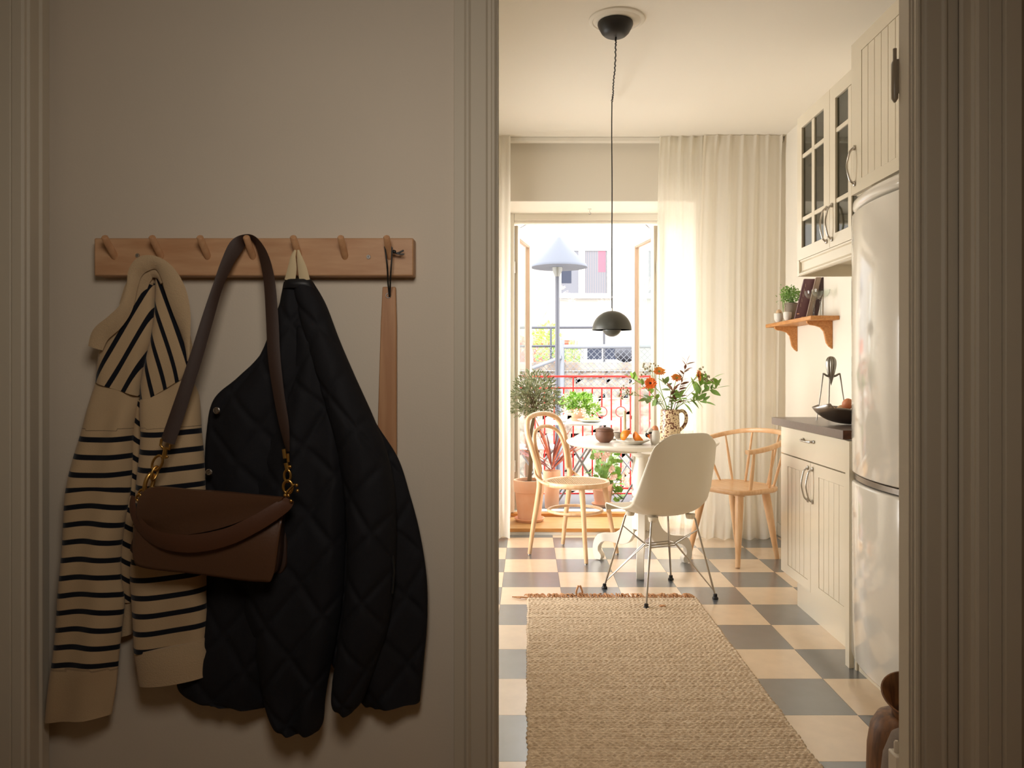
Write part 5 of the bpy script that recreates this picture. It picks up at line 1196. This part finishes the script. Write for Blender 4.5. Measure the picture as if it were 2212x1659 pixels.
# left sleeve
ctrl = [(204, 822, 300, 852, 1.372, .034), (186, 880, 290, 885, 1.366, .042), (170, 935, 282, 935, 1.362, .046), (150, 1000, 280, 1000, 1.360, .048), (138, 1060, 276, 1060, 1.358, .050), (133, 1120, 264, 1125, 1.357, .050), (129, 1180, 256, 1186, 1.357, .050), (125, 1240, 254, 1246, 1.357, .050), (120, 1300, 262, 1304, 1.357, .050), (115, 1360, 256, 1366, 1.357, .048), (108, 1428, 250, 1430, 1.357, .046), (100, 1490, 246, 1480, 1.358, .044), (93, 1562, 236, 1546, 1.360, .040)]
def vy(ctrl, v, side=0): r = interp(ctrl, v); return r[1+2*side]
cl = ctrl
def uvL(u, v):
    y = vy(cl, v)*(1-u)+vy(cl, v, 1)*u
    y += 7*math.sin(PI*u)*(1 if y > 1050 else -.4)
    return -1 if (y < 925 or y > 1448) else (y-941)/37.75+1
cloth('left_sleeve', sw, ctrl, M_stripe, 40, 150, lambda u, v: .004*math.sin(9*u+2*v)*(1 if v > .1 else v*10)+.003*math.sin(22*v+4*u), uvL)
# body front with folded back cuff
ctrl = [(300, 868, 400, 812, 1.362, .040), (299, 900, 424, 850, 1.356, .046), (300, 935, 430, 932, 1.350, .052), (296, 985, 434, 980, 1.346, .056), (290, 1040, 437, 1040, 1.344, .058), (286, 1110, 438, 1110, 1.344, .058), (282, 1180, 440, 1180, 1.344, .058), (276, 1240, 440, 1240, 1.346, .056), (278, 1290, 440, 1290, 1.348, .054), (282, 1340, 441, 1335, 1.350, .050), (286, 1412, 441, 1385, 1.352, .046)]
cb = ctrl
def uvB(u, v):
    y = vy(cb, v)*(1-u)+vy(cb, v, 1)*u
    sl = (12*(1-u) if y > 1200 else 3*(1-u)); y -= sl+3*math.sin(PI*u*1.5)
    return -1 if (y < 920 or y > 1402) else (y-928)/38.1+1
cloth('right_sleeve', sw, ctrl, M_stripe, 40, 130, lambda u, v: .005*math.sin(7*u+1)+.0025*math.sin(14*v+5*u), uvB)
ctrl = [(283, 1410, 441, 1380, 1.346, .056), (288, 1440, 445, 1420, 1.344, .060), (295, 1484, 447, 1462, 1.345, .056)]
cloth('turned_back_cuff', sw, ctrl, M_knit, 30, 20)
# narrow strip of the back showing between the sleeves
ctrl = [(294, 862, 320, 868, 1.385, .028), (284, 930, 316, 940, 1.385, .028), (276, 1000, 306, 1020, 1.385, .028), (266, 1080, 300, 1100, 1.385, .028), (258, 1140, 300, 1160, 1.385, .028), (254, 1200, 298, 1210, 1.385, .028), (258, 1260, 296, 1265, 1.385, .028), (264, 1300, 290, 1300, 1.388, .024)]
cs = ctrl
cloth('back_panel', sw, ctrl, M_stripe, 16, 90, None, lambda u, v: ((vy(cs, v)*(1-u)+vy(cs, v, 1)*u)-22*u-858)/37.5)
ctrl = [(262, 1300, 296, 1300, 1.392, .022), (258, 1375, 284, 1370, 1.394, .020)]
cloth('back_hem', sw, ctrl, M_knit, 14, 12)
# upper body: two draped halves meeting in the middle, gathered over the peg
ctrl = [(322, 592, 334, 590, 1.368, .020), (300, 622, 332, 640, 1.362, .028), (268, 665, 330, 700, 1.360, .034), (232, 712, 322, 740, 1.360, .036), (212, 752, 310, 775, 1.362, .036), (206, 790, 302, 820, 1.364, .036), (203, 824, 298, 856, 1.366, .036)]
ca = ctrl
def uvA(u, v):
    r = interp(ca, v); x = r[0]+(r[2]-r[0])*u; y = r[1]+(r[3]-r[1])*u
    # stripes run diagonally, falling to the left then splaying at the seam
    return 10+(x+.577*y-682)/38.0+.15 if y > 612 and x+.577*y > 660 else -1
cloth('left_front', sw, ctrl, M_stripe, 40, 70, lambda u, v: .004*math.sin(8*u)*v, uvA)
ctrl = [(334, 590, 352, 592, 1.366, .020), (334, 640, 376, 628, 1.360, .028), (328, 700, 396, 680, 1.356, .034), (318, 750, 408, 730, 1.354, .038), (306, 800, 414, 770, 1.354, .040), (300, 840, 414, 795, 1.356, .040), (300, 878, 402, 815, 1.358, .040)]
cr_ = ctrl
def uvR(u, v):
    r = interp(cr_, v); x = r[0]+(r[2]-r[0])*u; y = r[1]+(r[3]-r[1])*u
    return 10-(x-y/3.0-143-6*math.sin(PI*v))/31.0+.15 if y > 600 else -1
cloth('right_front', sw, ctrl, M_stripe, 40, 70, lambda u, v: .004*math.sin(7*u+1)*v, uvR)
# collar band: wide ribbon draped over the peg
def ribbon(name, parent, pts, m, wdt, th, D=None, smooth=60, up=None):
    """pts: px,py,D,width(px),facing angle. cross section in the picture plane, thickness in depth"""
    rows = [interp(pts, i/(len(pts)*8-1)) for i in range(len(pts)*8)]
    g = G(); V = []; n = len(rows)
    for i, r in enumerate(rows):
        a = rows[max(0, i-1)]; b = rows[min(n-1, i+1)]; tx, ty = b[0]-a[0], b[1]-a[1]; l = math.hypot(tx, ty) or 1; nx_, ny_ = -ty/l, tx/l; w = r[3]/2; tw = r[4]
        for s, dd in ((-1, 0), (-.6, -th*.5), (0, -th*.7), (.6, -th*.5), (1, 0), (.6, th*.5), (0, th*.5), (-.6, th*.5)):
            V.append(P(r[0]+nx_*w*s*math.cos(tw), r[1]+ny_*w*s*math.cos(tw), r[2])[:1]+(r[2]+dd+w/F*1.38*s*math.sin(tw),)+P(r[0]+nx_*w*s*math.cos(tw), r[1]+ny_*w*s*math.cos(tw), r[2])[2:])
    k = 8; g.add(V, [(i*k+j, i*k+(j+1) % k, (i+1)*k+(j+1) % k, (i+1)*k+j) for i in range(n-1) for j in range(k)]+[tuple(range(k))[::-1], tuple(range((n-1)*k, n*k))])
    return g.build(name, m, parent, smooth=smooth)
ribbon('collar', sw, [(206, 752, 1.352, 30, .2), (218, 722, 1.350, 36, .2), (248, 695, 1.347, 34, .3), (272, 664, 1.345, 26, .5), (285, 620, 1.345, 22, .6), (292, 590, 1.344, 28, .5), (310, 570, 1.342, 34, .3), (338, 568, 1.342, 30, .4), (362, 590, 1.342, 38, .2), (380, 630, 1.343, 46, .1), (394, 680, 1.345, 40, .2), (403, 730, 1.348, 24, .5), (407, 780, 1.350, 12, .8)], M_knit, 30, .006)
ribbon('inner_collar', sw, [(278, 664, 1.366, 40, .2), (292, 626, 1.362, 44, .2), (306, 598, 1.358, 40, .2), (324, 584, 1.356, 34, .2), (344, 592, 1.356, 24, .3), (352, 612, 1.358, 14, .3)], M_knit, 30, .008)

# ---- black quilted jacket
jk = thing('quilted_jacket', 'black diamond quilted jacket hanging by a cream loop on the middle peg', 'jacket', (-.45, 1.40, 1.30))
def quilt(ang=0, s=.062, amp=.0035):
    def f(x, z):
        a = (x*.78+z*.62)/s; b = (x*.78-z*.62)/s
        return amp*(1-max(math.exp(-((a-round(a))/.075)**2), math.exp(-((b-round(b))/.075)**2)))
    return f
def jpanel(name, ctrl, seed, fa=.006, nu=60, nv=170, sh=0, s=.075, nf=9):
    qf = quilt(s=s, amp=.0050)
    def fold(u, v):
        r = interp(ctrl, v); x = (r[0]+(r[2]-r[0])*u)/F*1.38+sh; z = (r[1]+(r[3]-r[1])*u)/F*1.38
        z += .03*math.sin(6*x+seed); x2 = x+.02*math.sin(9*z+seed)
        return qf(x2, z)+fa*math.sin(nf*u+3*v+seed)*min(1, v*4)+.0012*noise.noise(Vector((x*60, z*16, seed)))+.004*noise.noise(Vector((x*12, z*9, seed+5)))
    return cloth(name, jk, ctrl, M_quilt, nu, nv, fold, smooth=80)
jpanel('back_panel', [(618, 606, 668, 606, 1.386, .030), (640, 650, 694, 650, 1.382, .034), (660, 720, 724, 725, 1.380, .036), (690, 820, 765, 820, 1.378, .038), (690, 920, 808, 910, 1.376, .040), (692, 1000, 858, 990, 1.376, .040), (694, 1080, 884, 1070, 1.374, .042), (696, 1160, 905, 1150, 1.374, .042), (698, 1250, 920, 1245, 1.374, .042), (702, 1340, 922, 1335, 1.374, .042), (716, 1440, 915, 1425, 1.374, .042), (786, 1530, 906, 1518, 1.376, .040)], 1, sh=.02)
jpanel('left_front', [(612, 610, 650, 608, 1.372, .040), (600, 660, 668, 660, 1.366, .046), (580, 718, 690, 725, 1.362, .050), (556, 770, 700, 780, 1.360, .052), (510, 815, 705, 835, 1.360, .052), (458, 862, 706, 900, 1.360, .050), (442, 930, 705, 965, 1.362, .048), (438, 1020, 705, 1040, 1.364, .046), (438, 1120, 705, 1130, 1.364, .046), (438, 1220, 700, 1230, 1.364, .046), (430, 1330, 650, 1330, 1.366, .044), (400, 1430, 610, 1430, 1.368, .042), (378, 1478, 590, 1500, 1.370, .040), (398, 1508, 580, 1522, 1.372, .036), (450, 1520, 570, 1531, 1.374, .032)], 2, fa=.004, sh=.0, nf=14)
jpanel('middle_front', [(640, 700, 700, 720, 1.352, .050), (630, 800, 718, 810, 1.350, .054), (600, 900, 735, 900, 1.348, .056), (560, 1000, 742, 1000, 1.346, .058), (535, 1110, 744, 1110, 1.346, .058), (520, 1220, 742, 1220, 1.346, .058), (520, 1300, 735, 1310, 1.346, .058), (535, 1380, 722, 1390, 1.347, .056), (552, 1450, 710, 1450, 1.348, .056), (566, 1520, 700, 1510, 1.350, .052), (584, 1566, 696, 1560, 1.352, .048), (612, 1583, 688, 1580, 1.356, .040)], 3, fa=.006, nf=11)
jpanel('sleeve', [(630, 607, 672, 606, 1.362, .040), (640, 660, 700, 655, 1.350, .050), (656, 730, 730, 735, 1.340, .060), (676, 800, 764, 815, 1.334, .066), (700, 880, 800, 895, 1.330, .070), (722, 960, 830, 970, 1.328, .072), (736, 1040, 848, 1050, 1.328, .072), (744, 1120, 853, 1130, 1.328, .072), (746, 1200, 852, 1210, 1.328, .072), (742, 1280, 846, 1290, 1.329, .070), (732, 1360, 834, 1365, 1.330, .068), (722, 1430, 812, 1435, 1.332, .064), (714, 1490, 792, 1490, 1.334, .060), (716, 1528, 778, 1522, 1.338, .052), (738, 1543, 762, 1539, 1.344, .040)], 4, fa=.003, sh=.01, nf=5)
ctrl = [(614, 603, 672, 603, 1.358, .020), (613, 612, 674, 612, 1.354, .026), (610, 622, 678, 622, 1.356, .024)]
cloth('collar_band', jk, ctrl, mat('black_binding', (24, 23, 25), .5), 30, 10)
# cream hanger loop round the peg
pb, pe = pegs[4]
for s in (-1, 1):
    pts = [(641+s*3, 540, 1.353, 5, .1), (640+s*7, 556, 1.354, 12, .1), (642+s*11, 580, 1.358, 20, .1), (642+s*16, 606, 1.362, 24, .1)]
    ribbon('hanging_loop', jk, pts, M_cream, 20, .003)
for px, py in ((466, 887), (449, 1021)):
    g = G(); p = P(px, py, 1.352); g.lathe([(.0062, 0), (.006, .0015), (.0045, .002), (.004, .001), (.002, .0008), (.0015, .0018), (0, .002)], (0, 0, 0), 20, Matrix.Translation((p[0], 1.357, p[2])) @ Matrix.Rotation(PI/2, 4, 'X')); g.build('snap_button', M_chrome, jk, smooth=40)
g = G(); p0 = P(848, 1210, 1.33); g.tube([P(848, 1200, 1.352), P(851, 1235, 1.352), P(847, 1282, 1.352)], .0022, 6); g.build('pocket_welt', M_blk, jk)

# ---- brown leather handbag
hb = thing('leather_handbag', 'brown leather shoulder bag hanging by its long strap from the fourth peg', 'handbag', (-.56, 1.33, .95))
HB = 1.298
def slab(name, poly, D0, D1, m, parent=hb, rnd_=.006, ncr=3):
    pts = [P(x, y, (D0+D1)/2) for x, y, *_ in cr([(x, y) for x, y in poly], ncr, closed=True)]
    n = len(pts); cxm = sum(p[0] for p in pts)/n; czm = sum(p[2] for p in pts)/n; g = G(); V = []
    for d, s in ((D0, .985), (D0+rnd_*.15, .995), (D0+rnd_, 1), (D1-rnd_, 1), (D1, .985)):
        V += [(cxm+(p[0]-cxm)*s, d, czm+(p[2]-czm)*s) for p in pts]
    g.add(V, [(r*n+i, r*n+(i+1) % n, (r+1)*n+(i+1) % n, (r+1)*n+i) for r in range(4) for i in range(n)]+[tuple(range(n)), tuple(range(4*n, 5*n))[::-1]])
    return g.build(name, m, parent, smooth=50)
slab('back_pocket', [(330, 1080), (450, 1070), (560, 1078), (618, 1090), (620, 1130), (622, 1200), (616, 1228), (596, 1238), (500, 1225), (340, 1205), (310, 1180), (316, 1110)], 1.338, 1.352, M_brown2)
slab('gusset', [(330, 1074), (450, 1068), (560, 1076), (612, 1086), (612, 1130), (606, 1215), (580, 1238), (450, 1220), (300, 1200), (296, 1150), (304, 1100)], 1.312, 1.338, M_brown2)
# front flap as a curved sheet: rolls over the top, falls to the rounded lower corners
def flapP(u, v):
    top = np.array(interp([(300, 1080), (318, 1055), (380, 1056), (480, 1062), (560, 1070), (604, 1076), (618, 1090)], u)); bot = np.array(interp([(290, 1150), (290, 1205), (312, 1226), (430, 1240), (560, 1256), (590, 1240), (602, 1120)], u))
    p = top+(bot-top)*v; d = 1.300+.030*(1-v)**4-.006*math.sin(PI*v)*math.sin(PI*u)+.012*(abs(2*u-1)**6)
    return P(p[0], p[1], d)[:1]+(d,)+P(p[0], p[1], d)[2:]
g = G(); g.grid(flapP, 50, 30); g.build('front_flap', M_brown, hb, smooth=60, solid=.004)
# upper rounded panel under the handle
slab('upper_fold', [(300, 1088), (312, 1062), (336, 1051), (400, 1056), (500, 1064), (590, 1072), (612, 1078), (560, 1110), (480, 1140), (400, 1155), (340, 1155), (310, 1138), (298, 1112)], 1.290, 1.304, M_brown, rnd_=.005)
g = G(); g.tube([P(430, 1190, 1.2955), P(438, 1206, 1.2955), P(444, 1222, 1.297), P(446, 1238, 1.298)], .0007, 5); g.build('seam', M_brown2, hb)
# short handle sagging in front
ribbon('short_handle', hb, [(289, 1072, 1.312, 18, .5), (286, 1092, 1.304, 22, .5), (294, 1120, 1.296, 28, .4), (318, 1150, 1.288, 34, .3), (360, 1170, 1.282, 38, .2), (420, 1174, 1.280, 40, .1), (490, 1160, 1.280, 38, .1), (550, 1132, 1.282, 36, .1), (590, 1108, 1.288, 34, .2), (616, 1090, 1.296, 30, .3), (626, 1078, 1.304, 20, .4)], M_brown3, 30, .0025)
# shoulder strap over the peg
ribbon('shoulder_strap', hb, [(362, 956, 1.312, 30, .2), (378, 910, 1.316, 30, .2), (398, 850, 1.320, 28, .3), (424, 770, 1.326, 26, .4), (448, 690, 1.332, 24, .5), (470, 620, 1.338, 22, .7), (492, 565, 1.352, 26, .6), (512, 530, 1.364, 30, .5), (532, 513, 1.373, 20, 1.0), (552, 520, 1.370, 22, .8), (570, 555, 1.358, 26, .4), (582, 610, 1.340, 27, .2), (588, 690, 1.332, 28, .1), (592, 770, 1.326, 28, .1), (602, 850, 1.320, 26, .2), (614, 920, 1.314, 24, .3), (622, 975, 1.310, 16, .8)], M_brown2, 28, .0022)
# gold hardware
def ring(pts, r=.0022, closed=True, m=M_gold, nm='gold_link'):
    g = G(); g.tube(pts, r, 8, closed=closed); return g.build(nm, m, hb, smooth=60)
def oval(px, py, D, rx, ry, ang, yaw_=0):
    c_, s_ = math.cos(ang), math.sin(ang); k = D/F
    o_ = []
    for a in np.linspace(0, 2*PI, 22, endpoint=False):
        x, y = rx*math.cos(a), ry*math.sin(a); X_ = x*c_-y*s_; Y_ = x*s_+y*c_; q = P(px+X_*math.cos(yaw_), py+Y_, D); o_.append((q[0], D+X_*k*math.sin(yaw_), q[2]))
    return o_
DD = 1.306
g = G(); g.tube([P(349, 948, DD), P(347, 962, DD), P(352, 968, DD), P(366, 970, DD), P(369, 960, DD)], .0024, 8); g.tube([P(358, 966, DD), P(354, 990, DD)], [.0034, .0042], 10); g.ball(P(361, 987, DD), .0026, 8); g.build('swivel_clasp', M_gold, hb, smooth=60)
ring(oval(340, 1000, DD, 10, 17, .45)); ring(oval(334, 1022, DD, 6, 15, .35, .9), .002); ring(oval(322, 1045, 1.304, 8, 22, .25, .8), .0034); ring(oval(308, 1066, 1.304, 8, 9, .5), .002); ring(oval(300, 1075, 1.302, 5, 7, .2), .002)
g = G(); g.tube([P(613, 970, DD), P(616, 990, DD)], .0034, 10); g.tube([P(622, 980, DD), P(623, 998, DD)], .0026, 8); g.tube([P(618, 1000, DD), P(621, 1015, DD)], .0040, 10); g.ball(P(627, 1008, DD), .0031, 8); g.build('swivel_clasp', M_gold, hb, smooth=60)
ring(oval(621, 1028, DD, 7, 13, .0)); ring(oval(622, 1052, DD, 10, 14, .0), .0026)
g = G(); g.tube([P(614, 1070, 1.300), P(626, 1056, 1.300), P(636, 1046, 1.302), P(642, 1050, 1.302)], .0018, 6)
for q in ((641, 1048), (643, 1060), (616, 1070), (623, 1070), (629, 1082)): g.ball(P(q[0], q[1], 1.299), .0032, 8)
g.build('toggle_beads', M_gold, hb, smooth=60)

# ---- long shoehorn on a leather cord
sh = thing('shoehorn', 'long beech shoehorn hanging by a leather cord from the last peg', 'shoehorn', (-.245, 1.40, 1.28))
SD = 1.410
g = G(); pl = [(827, 620), (855, 620), (857, 700), (857, 800), (857, 900), (857, 1000), (857, 1060), (818, 1060), (816, 1000), (817, 900), (820, 800), (823, 700)]
q = [P(x, y, SD) for x, y in pl]; n = len(q); V = [(p[0], SD-.004, p[2]) for p in q]+[(p[0], SD+.004, p[2]) for p in q]
g.add(V, [tuple(range(n)), tuple(range(n, 2*n))[::-1]]+[(i, (i+1) % n, n+(i+1) % n, n+i) for i in range(n)]); g.build('blade', M_horn, sh, bevel=.0018)
g = G(); p = P(840, 639, SD); g.tube([(p[0]+.0042*math.cos(a), SD-.0048, p[2]+.0042*math.sin(a)) for a in np.linspace(0, 2*PI, 20, endpoint=False)], .0011, 6, closed=True); g.build('eyelet', M_chrome, sh, smooth=60)
g = G(); cz_ = SD-.006
g.tube([P(841, 641, cz_), P(838, 610, cz_), P(837, 580, 1.368), P(834, 552, 1.366), (pegs[6][0].x-.006, 1.372, pegs[6][0].z+.016), (pegs[6][0].x, 1.370, pegs[6][0].z+.0225), (pegs[6][0].x+.007, 1.372, pegs[6][0].z+.014), P(846, 560, 1.366), P(844, 590, 1.368), P(842, 641, cz_)], .0014, 6)
g.tube([P(846, 545, 1.372), P(850, 541, 1.370), P(856, 547, 1.370), P(864, 545, 1.372), P(872, 541, 1.374)], .0017, 6); g.tube([P(852, 546, 1.370), P(862, 549, 1.371), P(873, 549, 1.372)], .0014, 6); g.ball(P(852, 544, 1.369), .0035, 8); g.build('leather_cord', M_blk, sh, smooth=60)

# ------------------------------------------------------------------ things by the right jamb, inside the kitchen
c = (.930, 1.93); t = thing('wooden_jug', 'streaked brown wooden jug with flared lip by the right door jamb', 'jug', (c[0], c[1], 0))
g = G(); g.lathe([(0, 0), (.075, 0), (.085, .02), (.088, .12), (.0855, .22), (.078, .27), (.062, .298), (.045, .306), (0, .306)], (c[0], c[1], 0), 40); g.build('body', M_wood2, t, smooth=50)
M_ = Matrix.Translation((c[0]+.0, c[1]-.01, .302)) @ Matrix.Rotation(math.radians(30), 4, 'X') @ Matrix.Rotation(math.radians(-6), 4, 'Y') @ Matrix.Scale(1.12, 4)
g = G(); g.lathe([(.030, 0), (.032, .02), (.042, .048), (.058, .072), (.060, .074), (.057, .075), (.038, .048), (.026, .02), (0, .01)], (0, 0, 0), 36, M_); g.build('lip', M_wood2, t, smooth=50)
c = (.842, 1.72); t = thing('felt_basket', 'rounded grey felt bundle in front of the wooden jug', 'bundle', (c[0], c[1], 0))
g = G(); g.lathe([(0, 0), (.060, 0), (.066, .03), (.068, .22), (.060, .30), (.044, .345), (.02, .362), (0, .365)], (c[0]+.005, c[1], 0), 36); g.build('body', M_grey, t, smooth=50)
c = (.782, 1.60); t = thing('plastic_caddy', 'small white plastic caddy with an upright prong by the right jamb', 'caddy', (c[0], c[1], 0))
x0_ = (1927-CX)/F*1.6; zt_ = 1.15+(802-1625)/F*1.6
g = G(); g.prism([(x0_, 0), (x0_+.075, 0), (x0_+.075, zt_-.03), (x0_+.04, zt_-.012), (x0_+.015, zt_), (x0_, zt_)], 1.58, 1.62, 'y'); g.build('body', M_plast, t, bevel=.004)
g = G(); g.tube([(x0_+.009, 1.60, zt_-.004), (x0_+.009, 1.60, zt_+.02), (x0_+.009, 1.60, zt_+.024)], [.0052, .0052, .003], 14); g.build('prong', M_plast, t, smooth=50)
